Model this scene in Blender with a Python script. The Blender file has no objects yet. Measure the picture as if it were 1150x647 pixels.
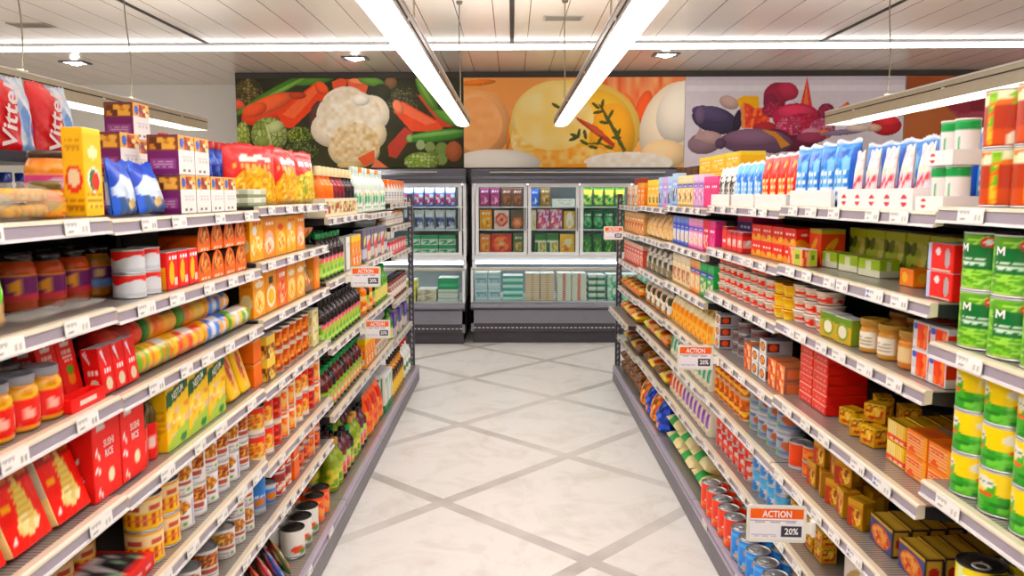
import bpy, math, random
import numpy as np
from mathutils import Vector

random.seed(7)
SC = bpy.context.scene
COL = SC.collection
PI = math.pi

# ------------------------------------------------------------------ colours
def lin(h):
    if not isinstance(h, str):
        return np.array(h, float)
    h = h.lstrip('#')
    if len(h) == 3:
        h = ''.join(c * 2 for c in h)
    v = np.array([int(h[i:i + 2], 16) / 255 for i in (0, 2, 4)])
    g = v @ np.array([.3, .59, .11]); v = np.clip(g + (v - g) * 1.26, 0, 1)
    return np.where(v <= .04045, v / 12.92, ((v + .055) / 1.055) ** 2.4)

def rgba(h):
    return tuple(lin(h)) + (1.0,)

# ------------------------------------------------------------------ printing: flat artwork as functions of (u, v)
def vor(U, V, nx, ny, seed):
    """nearest and second nearest distance and the cell number of a jittered lattice"""
    X, Y = U * nx, V * ny
    ix, iy = np.floor(X), np.floor(Y)
    d1 = np.full(X.shape, 9.); d2 = np.full(X.shape, 9.); idx = np.zeros(X.shape)
    for a in (-1, 0, 1):
        for b in (-1, 0, 1):
            cx, cy = ix + a, iy + b
            k = np.sin(cx * 127.1 + cy * 311.7 + seed * 17.3) * 43758.5453
            r1 = k - np.floor(k)
            k2 = np.sin(cx * 269.5 + cy * 183.3 + seed * 9.1) * 43758.5453
            r2 = k2 - np.floor(k2)
            d = np.hypot(cx + .15 + .7 * r1 - X, cy + .15 + .7 * r2 - Y)
            m = d < d1
            d2 = np.where(m, d1, np.minimum(d2, d))
            idx = np.where(m, np.floor(r1 * 97 + r2 * 31), idx)
            d1 = np.where(m, d, d1)
    return d1, d2, idx

def paint(ops, U, V, soft=False):
    C = np.zeros(U.shape + (3,)) + .5
    sgn = -1 if soft else 1
    for o in ops:
        k = o[0]
        if k == 'N':      # smooth two-colour blotches inside an ellipse (cx cy rx ry nx ny colour colour)
            m = ((U - o[1]) / o[3]) ** 2 + ((V - o[2]) / o[4]) ** 2 <= 1
            x, y = (U - o[1] + o[3]) / (2 * o[3]) * o[5], (V - o[2] + o[4]) / (2 * o[4]) * o[6]
            h = lambda a, b: np.modf(np.abs(np.sin(a * 127.1 + b * 311.7 + o[1]) * 43758.5))[0]
            ix, iy = np.floor(x), np.floor(y); fx, fy = x - ix, y - iy; fx = fx * fx * (3 - 2 * fx); fy = fy * fy * (3 - 2 * fy)
            t = (h(ix, iy) * (1 - fx) + h(ix + 1, iy) * fx) * (1 - fy) + (h(ix, iy + 1) * (1 - fx) + h(ix + 1, iy + 1) * fx) * fy
            C = np.where(m[..., None], lin(o[7]) * (1 - t[..., None]) + lin(o[8]) * t[..., None], C); continue
        if k == 'f':
            C[:] = lin(o[1]); continue
        if k == 'r':
            m = (U >= o[1]) & (U <= o[3]) & (V >= o[2]) & (V <= o[4]); col = lin(o[5])
        elif k == 'e':
            m = ((U - o[1]) / o[3]) ** 2 + ((V - o[2]) / o[4]) ** 2 <= 1; col = lin(o[5])
        elif k == 'E':      # turned ellipse cx cy rx ry degrees colour
            a = math.radians(o[5]); x, y = U - o[1], V - o[2]
            m = ((x * math.cos(a) + y * math.sin(a)) / o[3]) ** 2 + ((-x * math.sin(a) + y * math.cos(a)) / o[4]) ** 2 <= 1
            col = lin(o[6])
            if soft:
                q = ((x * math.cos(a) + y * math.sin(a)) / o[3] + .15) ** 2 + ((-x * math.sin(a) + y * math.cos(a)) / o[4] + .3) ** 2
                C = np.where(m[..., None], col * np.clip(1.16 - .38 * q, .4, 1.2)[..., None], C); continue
        elif k == 'p':
            m = np.zeros(U.shape, bool); P = o[1]
            for i in range(len(P)):
                (x0, y0), (x1, y1) = P[i], P[i - 1]
                c = ((y0 > V) != (y1 > V))
                m ^= c & (U < (x1 - x0) * (V - y0) / ((y1 - y0) or 1e-9) + x0)
            col = lin(o[2])
        elif k == 's':      # stripes across u
            m = (U >= o[1]) & (U <= o[3]) & (V >= o[2]) & (V <= o[4]) & (((U - o[1]) / (o[3] - o[1]) * o[5]) % 1 < .5); col = lin(o[6])
        elif k == 'S':      # stripes across v
            m = (U >= o[1]) & (U <= o[3]) & (V >= o[2]) & (V <= o[4]) & (((V - o[2]) / (o[4] - o[2]) * o[5]) % 1 < .5); col = lin(o[6])
        elif k == 't':      # unreadable small print: broken rows
            u = (U - o[1]) / (o[3] - o[1]); v = (V - o[2]) / (o[4] - o[2])
            r = np.floor(v * o[5]); h = np.sin(np.floor(u * o[7] if len(o) > 7 else u * 9) * 12.9 + r * 78.2 + 3) * 43758.5
            m = (u >= 0) & (u <= 1) & (v >= 0) & (v <= 1) & ((v * o[5]) % 1 < .55) & ((h - np.floor(h)) > .28); col = lin(o[6])
        elif k in ('v', 'V'):   # pebbly picture: v = in a rectangle, V = in an ellipse; palette, dark joint colour
            if k == 'v':
                m = (U >= o[1]) & (U <= o[3]) & (V >= o[2]) & (V <= o[4]); W, H = o[3] - o[1], o[4] - o[2]; a, b = o[1], o[2]
            else:
                m = ((U - o[1]) / o[3]) ** 2 + ((V - o[2]) / o[4]) ** 2 <= 1; W, H = 2 * o[3], 2 * o[4]; a, b = o[1] - o[3], o[2] - o[4]
            d1, d2, idx = vor((U - a) / W, (V - b) / H, o[5], o[6], o[9] if len(o) > 9 else 1)
            pal = np.array([lin(c) for c in o[7]])
            col = pal[(idx.astype(int)) % len(pal)]
            if o[8]:
                col = np.where(((d2 - d1) < .16)[..., None], lin(o[8]), col)
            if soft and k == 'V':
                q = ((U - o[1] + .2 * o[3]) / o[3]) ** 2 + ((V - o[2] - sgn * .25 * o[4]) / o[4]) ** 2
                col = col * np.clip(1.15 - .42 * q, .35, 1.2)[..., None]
            C = np.where(m[..., None], col, C); continue
        elif k == 'w':      # everything below a wavy edge
            m = V < o[1] + o[2] * np.sin(U * o[3] * 2 * PI + (o[5] if len(o) > 5 else 0)); col = lin(o[4])
        elif k == 'n':      # soft mottling of what is already there
            d1, d2, idx = vor(U, V, o[1], o[2], 5)
            C = C * (1 + o[3] * (np.clip(d1, 0, 1) - .45))[..., None]; continue
        C[m] = col
    return C

# ------------------------------------------------------------------ materials
MATS = {}
def newmat(name):
    m = bpy.data.materials.new(name); m.use_nodes = True
    nt = m.node_tree; b = nt.nodes['Principled BSDF']
    MATS[name] = m
    return m, nt, b

def printed(name, rough, bump=0.0, scale=30, coat=0.0, metal=0.0, spec=.5):
    m, nt, b = newmat(name)
    a = nt.nodes.new('ShaderNodeAttribute'); a.attribute_name = 'Col'
    nt.links.new(a.outputs['Color'], b.inputs['Base Color'])
    b.inputs['Roughness'].default_value = rough
    b.inputs['Metallic'].default_value = metal
    b.inputs['Coat Weight'].default_value = coat
    b.inputs['Coat Roughness'].default_value = .1
    b.inputs['Specular IOR Level'].default_value = spec
    if bump:
        t = nt.nodes.new('ShaderNodeTexCoord'); n = nt.nodes.new('ShaderNodeTexNoise'); bp = nt.nodes.new('ShaderNodeBump')
        n.inputs['Scale'].default_value = scale; n.inputs['Detail'].default_value = 2
        bp.inputs['Strength'].default_value = bump; bp.inputs['Distance'].default_value = .01
        nt.links.new(t.outputs['Object'], n.inputs['Vector']); nt.links.new(n.outputs['Fac'], bp.inputs['Height'])
        nt.links.new(bp.outputs['Normal'], b.inputs['Normal'])
    return m

printed('paper', .45, .05, 60, spec=.35)
printed('film', .28, .45, 28, spec=.45)
printed('tin', .3, 0, spec=.45)
printed('gloss', .16, 0, spec=.5)
printed('matt', .65, .04, 80, spec=.25)
printed('poster', .5, 0, spec=.25)

def plain(name, col, rough=.5, metal=0., noise=0., scale=20, bump=0.):
    m, nt, b = newmat(name)
    b.inputs['Roughness'].default_value = rough; b.inputs['Metallic'].default_value = metal
    t = nt.nodes.new('ShaderNodeTexCoord'); n = nt.nodes.new('ShaderNodeTexNoise'); r = nt.nodes.new('ShaderNodeValToRGB')
    n.inputs['Scale'].default_value = scale; n.inputs['Detail'].default_value = 3
    c = lin(col)
    r.color_ramp.elements[0].color = tuple(np.clip(c * (1 - noise), 0, 1)) + (1,)
    r.color_ramp.elements[1].color = tuple(np.clip(c * (1 + noise), 0, 1)) + (1,)
    r.color_ramp.elements[0].position = .3; r.color_ramp.elements[1].position = .7
    nt.links.new(t.outputs['Object'], n.inputs['Vector']); nt.links.new(n.outputs['Fac'], r.inputs['Fac'])
    nt.links.new(r.outputs['Color'], b.inputs['Base Color'])
    if bump:
        bp = nt.nodes.new('ShaderNodeBump'); bp.inputs['Strength'].default_value = bump; bp.inputs['Distance'].default_value = .01
        nt.links.new(n.outputs['Fac'], bp.inputs['Height']); nt.links.new(bp.outputs['Normal'], b.inputs['Normal'])
    return m

plain('tin_metal', '#d0cfd0', .3, .65, .06)
plain('dark_tin', '#4a4642', .35, .75, .1)
plain('dark_steel', '#2b2a2e', .45, .3, .1)
plain('grey_steel', '#77747a', .4, .4, .06)
plain('cabinet_grey', '#858690', .35, .2, .04)
plain('canopy_grey', '#62646e', .3, .3, .04)
plain('cabinet_dark', '#45434a', .4, .2, .05)
plain('cabinet_white', '#eceef0', .3, 0, .02)
plain('housing', '#c9c4b4', .35, .3, .03)
plain('housing_side', '#a89c94', .3, .6, .05)
plain('cabinet_inner', '#9a9ea2', .4, 0, .02)
plain('wire', '#6d6657', .5, .4, .03)
plain('wall_paint', '#ece9e4', .7, 0, .015, 3)
plain('gap_shade', '#3b3632', .6, 0, .05, 3)  # dark tone stands in for the shadow gap over the murals
plain('slot_dark', '#2f2b28', .6)
plain('white_card', '#f1efec', .5, 0, .01)
plain('clear_lid', '#c9ccd0', .2, 0, .03)

def lamp_mat(name, col, s):
    m, nt, b = newmat(name)
    b.inputs['Base Color'].default_value = rgba('#fff')
    b.inputs['Emission Color'].default_value = rgba(col); b.inputs['Emission Strength'].default_value = s
    return m
lamp_mat('tube', '#fffdff', 11.5)
lamp_mat('added_ceiling_glow', '#fffcfa', 33.0)  # glow added over the pendants to brighten the ceiling by bounce
lamp_mat('strip', '#fffcfa', 6.0)
lamp_mat('spot', '#fffaf2', 110.0)
lamp_mat('freezer_light', '#f2f8ff', 8.0)

def clear_mat(name, col, fac, rough=.05):
    m = bpy.data.materials.new(name); m.use_nodes = True; MATS[name] = m
    nt = m.node_tree; nt.nodes.clear()
    o = nt.nodes.new('ShaderNodeOutputMaterial'); mx = nt.nodes.new('ShaderNodeMixShader')
    t = nt.nodes.new('ShaderNodeBsdfTransparent'); g = nt.nodes.new('ShaderNodeBsdfPrincipled')
    t.inputs['Color'].default_value = rgba('#f6faf9'); g.inputs['Base Color'].default_value = rgba(col); g.inputs['Roughness'].default_value = rough
    mx.inputs['Fac'].default_value = fac
    nt.links.new(t.outputs[0], mx.inputs[1]); nt.links.new(g.outputs[0], mx.inputs[2]); nt.links.new(mx.outputs[0], o.inputs['Surface'])
clear_mat('glass', '#aab8b8', .035)
clear_mat('cellophane', '#e8e4dd', .2, .12)

# shelf board: ribbed grey sheet steel
m, nt, b = newmat('shelf_sheet')
t = nt.nodes.new('ShaderNodeTexCoord'); wv = nt.nodes.new('ShaderNodeTexWave'); r = nt.nodes.new('ShaderNodeValToRGB')
wv.bands_direction = 'X'; wv.inputs['Scale'].default_value = 26
r.color_ramp.elements[0].color = rgba('#55524f'); r.color_ramp.elements[1].color = rgba('#a39d95'); r.color_ramp.elements[0].position = .1; r.color_ramp.elements[1].position = .35
nt.links.new(t.outputs['Object'], wv.inputs['Vector']); nt.links.new(wv.outputs['Fac'], r.inputs['Fac']); nt.links.new(r.outputs['Color'], b.inputs['Base Color'])
b.inputs['Roughness'].default_value = .28; b.inputs['Metallic'].default_value = .35

# floor: pale marble with grey diagonal inlay strips
m, nt, b = newmat('floor_marble')
N = nt.nodes.new; L = nt.links.new
t = N('ShaderNodeTexCoord')
def strip(nx, ny, off, pitch, w):
    d = N('ShaderNodeVectorMath'); d.operation = 'DOT_PRODUCT'; d.inputs[1].default_value = (nx, ny, 0)
    L(t.outputs['Object'], d.inputs[0])
    a = N('ShaderNodeMath'); a.operation = 'SUBTRACT'; a.inputs[1].default_value = off - pitch / 2 - pitch * 20; L(d.outputs['Value'], a.inputs[0])
    md = N('ShaderNodeMath'); md.operation = 'MODULO'; md.inputs[1].default_value = pitch; L(a.outputs[0], md.inputs[0])
    s = N('ShaderNodeMath'); s.operation = 'SUBTRACT'; s.inputs[1].default_value = pitch / 2; L(md.outputs[0], s.inputs[0])
    ab = N('ShaderNodeMath'); ab.operation = 'ABSOLUTE'; L(s.outputs[0], ab.inputs[0])
    c = N('ShaderNodeMath'); c.operation = 'LESS_THAN'; c.inputs[1].default_value = w / 2; L(ab.outputs[0], c.inputs[0])
    return c
sa = strip(-.725, .688, 3.0, .97, .075); sb = strip(.688, .725, 2.634, 1.02, .075)
mx = N('ShaderNodeMath'); mx.operation = 'MAXIMUM'; L(sa.outputs[0], mx.inputs[0]); L(sb.outputs[0], mx.inputs[1])
n1 = N('ShaderNodeTexNoise'); n1.inputs['Scale'].default_value = 3.4; n1.inputs['Detail'].default_value = 9; n1.inputs['Roughness'].default_value = .68; n1.inputs['Distortion'].default_value = 1.1; L(t.outputs['Object'], n1.inputs['Vector'])
r1 = N('ShaderNodeValToRGB'); r1.color_ramp.elements[0].color = rgba('#dcd8d0'); r1.color_ramp.elements[0].position = .25; r1.color_ramp.elements[1].color = rgba('#f0eeea'); r1.color_ramp.elements[1].position = .52
L(n1.outputs['Fac'], r1.inputs['Fac'])
n2 = N('ShaderNodeTexNoise'); n2.inputs['Scale'].default_value = 5; n2.inputs['Detail'].default_value = 5; L(t.outputs['Object'], n2.inputs['Vector'])
r2 = N('ShaderNodeValToRGB'); r2.color_ramp.elements[0].color = rgba('#b6b2ae'); r2.color_ramp.elements[0].position = .3; r2.color_ramp.elements[1].color = rgba('#d2cdc7'); r2.color_ramp.elements[1].position = .7
L(n2.outputs['Fac'], r2.inputs['Fac'])
# a few rusty yellow stains
n3 = N('ShaderNodeTexNoise'); n3.inputs['Scale'].default_value = 1.7; n3.inputs['Detail'].default_value = 4; L(t.outputs['Object'], n3.inputs['Vector'])
r3 = N('ShaderNodeValToRGB'); r3.color_ramp.elements[0].position = .66; r3.color_ramp.elements[1].position = .78; r3.color_ramp.elements[1].color = (.3, .3, .3, 1)
L(n3.outputs['Fac'], r3.inputs['Fac'])
m0 = N('ShaderNodeMixRGB'); m0.inputs['Color2'].default_value = rgba('#d2b98c'); L(r3.outputs['Color'], m0.inputs['Fac']); L(r1.outputs['Color'], m0.inputs['Color1'])
n4 = N('ShaderNodeTexNoise'); n4.inputs['Scale'].default_value = .9; n4.inputs['Detail'].default_value = 3; L(t.outputs['Object'], n4.inputs['Vector'])
r4 = N('ShaderNodeMapRange'); r4.inputs['From Min'].default_value = .35; r4.inputs['From Max'].default_value = .6; r4.inputs['To Min'].default_value = .35; L(n4.outputs['Fac'], r4.inputs['Value'])
m4 = N('ShaderNodeMath'); m4.operation = 'MULTIPLY'; L(mx.outputs[0], m4.inputs[0]); L(r4.outputs[0], m4.inputs[1])
m1 = N('ShaderNodeMixRGB'); L(m4.outputs[0], m1.inputs['Fac']); L(m0.outputs['Color'], m1.inputs['Color1']); L(r2.outputs['Color'], m1.inputs['Color2'])
L(m1.outputs['Color'], b.inputs['Base Color'])
b.inputs['Roughness'].default_value = .3; b.inputs['Specular IOR Level'].default_value = .35

# ceiling: glossy pale metal panels with fine joints along the aisle
m, nt, b = newmat('ceiling_panel')
N = nt.nodes.new; L = nt.links.new
t = N('ShaderNodeTexCoord')
c = strip(1, 0, .14, .285, .007)
mm = N('ShaderNodeMixRGB'); mm.inputs['Color1'].default_value = rgba('#e6dcd2'); mm.inputs['Color2'].default_value = rgba('#5d544c'); L(c.outputs[0], mm.inputs['Fac'])
L(mm.outputs['Color'], b.inputs['Base Color'])
b.inputs['Roughness'].default_value = .25; b.inputs['Metallic'].default_value = .12

# ------------------------------------------------------------------ mesh builder
TXT = {}
def text_geo(s):
    if s not in TXT:
        cu = bpy.data.curves.new('lettering', 'FONT'); cu.body = s; cu.size = 1; cu.resolution_u = 2; cu.offset = .02
        o = bpy.data.objects.new('lettering', cu); COL.objects.link(o)
        me = bpy.data.meshes.new_from_object(o.evaluated_get(bpy.context.evaluated_depsgraph_get()))
        v = np.array([x.co[:2] for x in me.vertices]); f = [tuple(p.vertices) for p in me.polygons]
        bpy.data.objects.remove(o); bpy.data.curves.remove(cu); bpy.data.meshes.remove(me)
        v -= (v.min(0) + v.max(0)) / 2
        v /= (v[:, 1].max() - v[:, 1].min())
        TXT[s] = (v, f)
    return TXT[s]

class MB:
    def __init__(s):
        s.v, s.c, s.f, s.m, s.sm, s.mats, s.n = [], [], [], [], [], [], 0
    def mi(s, mat):
        if mat not in s.mats: s.mats.append(mat)
        return s.mats.index(mat)
    def grid(s, P, C, mat='paper', smooth=False):
        a, b = P.shape[:2]
        C = np.broadcast_to(C, (a, b, 3))
        s.v.append(P.reshape(-1, 3)); s.c.append(C.reshape(-1, 3))
        I = np.arange(a * b).reshape(a, b) + s.n
        q = np.stack([I[:-1, :-1], I[:-1, 1:], I[1:, 1:], I[1:, :-1]], -1).reshape(-1, 4)
        s.f += q.tolist(); s.m += [s.mi(mat)] * len(q); s.sm += [smooth] * len(q); s.n += a * b
    def poly(s, pts, col, mat='paper'):
        s.v.append(np.array(pts, float)); s.c.append(np.broadcast_to(lin(col), (len(pts), 3)))
        s.f.append(list(range(s.n, s.n + len(pts)))); s.m.append(s.mi(mat)); s.sm.append(False); s.n += len(pts)
    def box(s, x0, y0, z0, x1, y1, z1, col='#888', mat='paper'):
        c = [(x0, y0, z0), (x1, y0, z0), (x1, y1, z0), (x0, y1, z0), (x0, y0, z1), (x1, y0, z1), (x1, y1, z1), (x0, y1, z1)]
        s.v.append(np.array(c, float)); s.c.append(np.broadcast_to(lin(col), (8, 3)))
        for q in ((0, 3, 2, 1), (4, 5, 6, 7), (0, 1, 5, 4), (1, 2, 6, 5), (2, 3, 7, 6), (3, 0, 4, 7)):
            s.f.append([i + s.n for i in q]); s.m.append(s.mi(mat)); s.sm.append(False)
        s.n += 8
    def prism(s, prof, axis, a0, a1, cols, mat='paper'):
        """profile of (p, q) points swept along axis 'x' or 'y'; one colour per profile edge"""
        k = len(prof)
        for i in range(k):
            (p0, q0), (p1, q1) = prof[i], prof[(i + 1) % k]
            mk = (lambda p, a, q: (a, p, q)) if axis == 'x' else (lambda p, a, q: (p, a, q))
            s.poly([mk(p0, a0, q0), mk(p1, a0, q1), mk(p1, a1, q1), mk(p0, a1, q0)], cols[i % len(cols)], mat)
        for a in (a0, a1):
            s.poly([((a, p, q) if axis == 'x' else (p, a, q)) for p, q in prof], cols[0], mat)
    def lathe(s, prof, n, col=None, ops=None, mat='tin', zr=None, smooth=True, cx=0, cy=0):
        prof = np.array(prof, float)
        u = np.linspace(0, 1, n + 1); a = 2 * PI * (u - .5)
        R, Z = prof[:, 0][:, None], prof[:, 1][:, None]
        P = np.stack([cx + R * np.sin(a), cy - R * np.cos(a), Z + 0 * a], -1)
        if ops is not None:
            z0, z1 = zr or (prof[:, 1].min(), prof[:, 1].max())
            C = paint(ops, np.broadcast_to(u, P.shape[:2]), (P[..., 2] - z0) / (z1 - z0))
        else:
            C = lin(col)
        s.grid(P, C, mat, smooth)
    def text(s, t, o, R, U, h, col, mat='paper', sx=1.):
        v, f = text_geo(t)
        P = np.array(o, float) + v[:, :1] * h * sx * np.array(R, float) + v[:, 1:] * h * np.array(U, float)
        s.v.append(P); s.c.append(np.broadcast_to(lin(col), P.shape))
        for q in f:
            s.f.append([i + s.n for i in q]); s.m.append(s.mi(mat)); s.sm.append(False)
        s.n += len(P)
    def mesh(s, name):
        me = bpy.data.meshes.new(name)
        V = np.concatenate(s.v)
        me.from_pydata(V.tolist(), [], s.f)
        at = me.attributes.new('Col', 'FLOAT_COLOR', 'POINT')
        C = np.concatenate([np.concatenate(s.c), np.ones((len(V), 1))], 1)
        at.data.foreach_set('color', C.astype(np.float32).ravel())
        for k in s.mats: me.materials.append(MATS[k])
        me.polygons.foreach_set('material_index', s.m); me.polygons.foreach_set('use_smooth', s.sm)
        me.update()
        return me
    def obj(s, name, parent=None, link=True):
        o = bpy.data.objects.new(name, s.mesh(name))
        if link: COL.objects.link(o)
        if parent is not None: o.parent = parent
        return o

def tag(o, label=None, cat=None, group=None, kind=None):
    for k, v in (('label', label), ('category', cat), ('group', group), ('kind', kind)):
        if v: o[k] = v
    return o

def empty(name, loc, rz=0):
    o = bpy.data.objects.new(name, None); o.empty_display_size = .05; COL.objects.link(o)
    o.location = loc; o.rotation_euler = (0, 0, rz)
    return o

# ------------------------------------------------------------------ product kinds (prototypes are not linked; copies are)
K = {}
class Kind: pass
def reg(key, root, w, d, h, cat, kids=()):
    k = Kind(); k.root, k.w, k.d, k.h, k.cat, k.kids = root, w, d, h, cat, list(kids); K[key] = k
    return k

def lin_e(n, e):
    return np.concatenate([[0], np.linspace(e, 1 - e, n), [1]])

def carton(key, name, w, d, h, F, S=None, T=None, cat='box', mat='paper', res=(26, 30), e=.0025, texts=(), top_col=None, bulge=0.):
    """carton with softened edges; F, S, T = artwork of the front, the two sides and the top"""
    b = MB(); S = S or F; T = T or [('f', top_col or '#ddd')]
    H = np.array([w / 2, d / 2, h / 2]); e = min(e, w / 5, d / 5, h / 5)
    def face(fn, nx, ny, ops, ex, ey):
        u, v = np.meshgrid(lin_e(nx, ex), lin_e(ny, ey))
        P = fn(u * 2 - 1, v * 2 - 1) * H
        q = np.clip(P, -(H - e), H - e); D = P - q; n = np.linalg.norm(D, axis=-1, keepdims=True)
        P = q + e * D / np.maximum(n, 1e-9)
        if bulge:
            k = (1 - (u * 2 - 1) ** 2) * (1 - (v * 2 - 1) ** 2)
            P = P + (D / np.maximum(n, 1e-9)) * (bulge * k)[..., None]
        b.grid(P + np.array([0, 0, h / 2]), paint(ops, u, v), mat)
    o = np.ones_like
    nx, ny = res; ns = max(4, int(nx * d / w)) if d < w * 2 else nx
    face(lambda u, v: np.stack([u, -o(u), v], -1), nx, ny, F, e / w, e / h)
    face(lambda u, v: np.stack([-o(u), -u, v], -1), ns, ny, S, e / d, e / h)
    face(lambda u, v: np.stack([o(u), u, v], -1), ns, ny, S, e / d, e / h)
    face(lambda u, v: np.stack([u, v, o(u)], -1), max(4, nx // 2), 6, T, e / w, e / d)
    face(lambda u, v: np.stack([-u, o(u), v], -1), 3, 3, [F[0]], e / w, e / h)
    face(lambda u, v: np.stack([u, -v, -o(u)], -1), 3, 3, [F[0]], e / w, e / d)
    for t in texts:     # (string, u, v, height as a share of h, colour, degrees, squeeze)
        a = math.radians(t[5]); R = (math.cos(a), 0, math.sin(a)); U = (-math.sin(a), 0, math.cos(a))
        b.text(t[0], ((t[1] - .5) * w, -d / 2 - .0006 - bulge, t[2] * h), R, U, t[3] * h, t[4], mat, t[6] if len(t) > 6 else 1)
    return reg(key, b.obj(name, None, False), w, d, h, cat)

def can(key, name, r, h, ops, cat='can', lid='tin_metal', n=34, nz=20, pull=False, mat='tin', part='can_end'):
    """tin: metal body, printed wrap label, end with rim and (near ones) a ring pull"""
    b = MB(); t = .003
    b.lathe([(r * .6, .001), (r * .96, .0), (r, .0015), (r, t), (r - .0018, t + .001), (r - .0018, h - t - .001)], n, '#999', mat='tin_metal')
    o = b.obj(name, None, False)
    b = MB(); zs = np.linspace(t + .001, h - t - .001, nz)
    b.lathe([(r - .0018, t + .0009)] + [(r - .001, z) for z in zs] + [(r - .0018, h - t - .0009)], n, ops=ops, mat=mat)
    lb = b.obj('label', o, False)
    l = MB()
    l.lathe([(r - .0012, h - t - .001), (r, h - t), (r, h - .0008), (r * .985, h), (r * .95, h - .0008), (r * .92, h - .004), (r * .7, h - .0038), (r * .66, h - .0030), (r * .2, h - .0030), (0.0005, h - .003)], n, '#eee', mat=lid)
    lo = l.obj(part, o, False)
    kids = [lb, lo]
    if pull:
        l = MB()
        l.lathe([(r * .24, h - .0028), (r * .3, h - .0008), (r * .36, h - .0008), (r * .4, h - .0028)], 12, '#999', mat='tin_metal', cy=-r * .35)
        l.box(-r * .06, -r * .1, h - .0028, r * .06, r * .12, h - .001, mat='tin_metal')
        kids.append(l.obj('ring_pull', o, False))
    return reg(key, o, 2 * r, 2 * r, h, cat, kids)

def jar(key, name, r, h, ops, lid_col, cat='jar', n=22, neck=.82, lid_h=.017, lid_mat='gloss'):
    b = MB(); hb = h - lid_h
    pr = [(r * .3, 0), (r * .9, 0), (r, .006)] + [(r, z) for z in np.linspace(.008, hb * .8, 14)] + [(r * .97, hb * .86), (r * .88, hb * .94), (r * neck, hb * .97), (r * neck, hb)]
    b.lathe(pr, n, ops=ops, mat='gloss', zr=(0, hb))
    o = b.obj(name, None, False)
    b = MB(); b.lathe([(r + .0006, z) for z in np.linspace(hb * .2, hb * .73, 10)], n, ops=ops, mat='paper', zr=(0, hb)); lb = b.obj('label', o, False)
    l = MB(); k = r * neck + .002
    l.lathe([(k - .002, hb - .001), (k, hb), (k, h - .002), (k - .002, h), (k * .85, h - .0005), (k * .8, h - .0015), (.0005, h - .0015)], n, lid_col, mat=lid_mat)
    return reg(key, o, 2 * r, 2 * r, h, cat, [lb, l.obj('lid', o, False)])

def bottle(key, name, r, h, ops, cap, cat='bottle', n=16, neck=.33, sh=.62, cap_h=.03, mat='gloss', cap_r=1.15):
    b = MB(); hb = h - cap_h
    pr = [(r * .3, 0), (r * .92, 0), (r, .006)] + [(r, z) for z in np.linspace(.01, h * sh, 14)]
    for t in np.linspace(.15, 1, 6):
        pr.append((r * (neck + (1 - neck) * (math.cos(t * PI) + 1) / 2), h * sh + (hb * .93 - h * sh) * t))
    pr.append((r * neck, hb + .002))
    b.lathe(pr, n, ops=ops, mat=mat, zr=(0, h))
    o = b.obj(name, None, False)
    b = MB(); b.lathe([(r + .0005, z) for z in np.linspace(h * .1, h * .5, 9)], n, ops=ops, mat='film', zr=(0, h)); lb = b.obj('label', o, False)
    l = MB(); k = r * neck * cap_r
    l.lathe([(k, hb), (k, h - .003), (k * .9, h), (.0005, h)], n, cap, mat='gloss')
    return reg(key, o, 2 * r, 2 * r, h, cat, [lb, l.obj('cap', o, False)])

def bag(key, name, w, d, h, F, cat='bag', res=(26, 32), mat='film', seal=.06, base=.5, texts=(), seed=1, B=None, S=None, part=None):
    """standing filled bag with a crimped seal on top; base = how flat the foot is"""
    b = MB(); rs = np.random.RandomState(seed)
    u, v = np.meshgrid(np.linspace(0, 1, res[0] + 1), np.linspace(0, 1, res[1] + 1))
    cx = np.clip(1 - np.abs(u * 2 - 1) ** 3.2, 0, 1) ** .6
    vv = np.clip(v / (1 - seal), 0, 1)
    prof = np.where(vv < .12, base + (1 - base) * np.sin(vv / .12 * PI / 2), np.clip(1 - np.clip((vv - .45) / .55, 0, 1) ** 1.9, 0, 1) ** .8)
    k1, k2 = rs.rand() * 6, rs.rand() * 6
    wr = 1 + .07 * np.sin(u * 17 + k1 + v * 5) * np.sin(v * 13 + k2)
    hw = d / 2 * cx * prof * wr
    wid = w / 2 * (1 - .05 * np.sin(np.clip(vv, 0, 1) * PI))
    zz = h * v - .004 * np.sin(u * 9 + k1) * (v > 1 - seal)
    zz = np.where(v > .999, zz + .002 * np.sign(np.sin(u * 60)), zz)
    zz = np.maximum(zz, 0)
    for sg, ops in ((-1, F), (1, B or F)):
        P = np.stack([(u - .5) * 2 * wid, sg * (hw + .0008), zz], -1)
        b.grid(P, paint(ops, u if sg < 0 else 1 - u, v), mat, True)
    fu = np.linspace(0, 1, res[0] + 1)
    f0, f1 = np.stack([(fu - .5) * 2 * wid[0], -(hw[0] + .0008), 0 * fu], -1), np.stack([(fu - .5) * 2 * wid[0], hw[0] + .0008, 0 * fu], -1)
    b.grid(np.stack([f1, f0]), lin(F[0][1]), mat)
    for t in texts:
        a = math.radians(t[5]); R = (math.cos(a), 0, math.sin(a)); U = (-math.sin(a), 0, math.cos(a))
        b.text(t[0], ((t[1] - .5) * w, -d / 2 * 1.02 - .002, t[2] * h), R, U, t[3] * h, t[4], mat, t[6] if len(t) > 6 else 1)
    return reg(key, b.obj(name, None, False), w, d * 1.04, h, cat)

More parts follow.
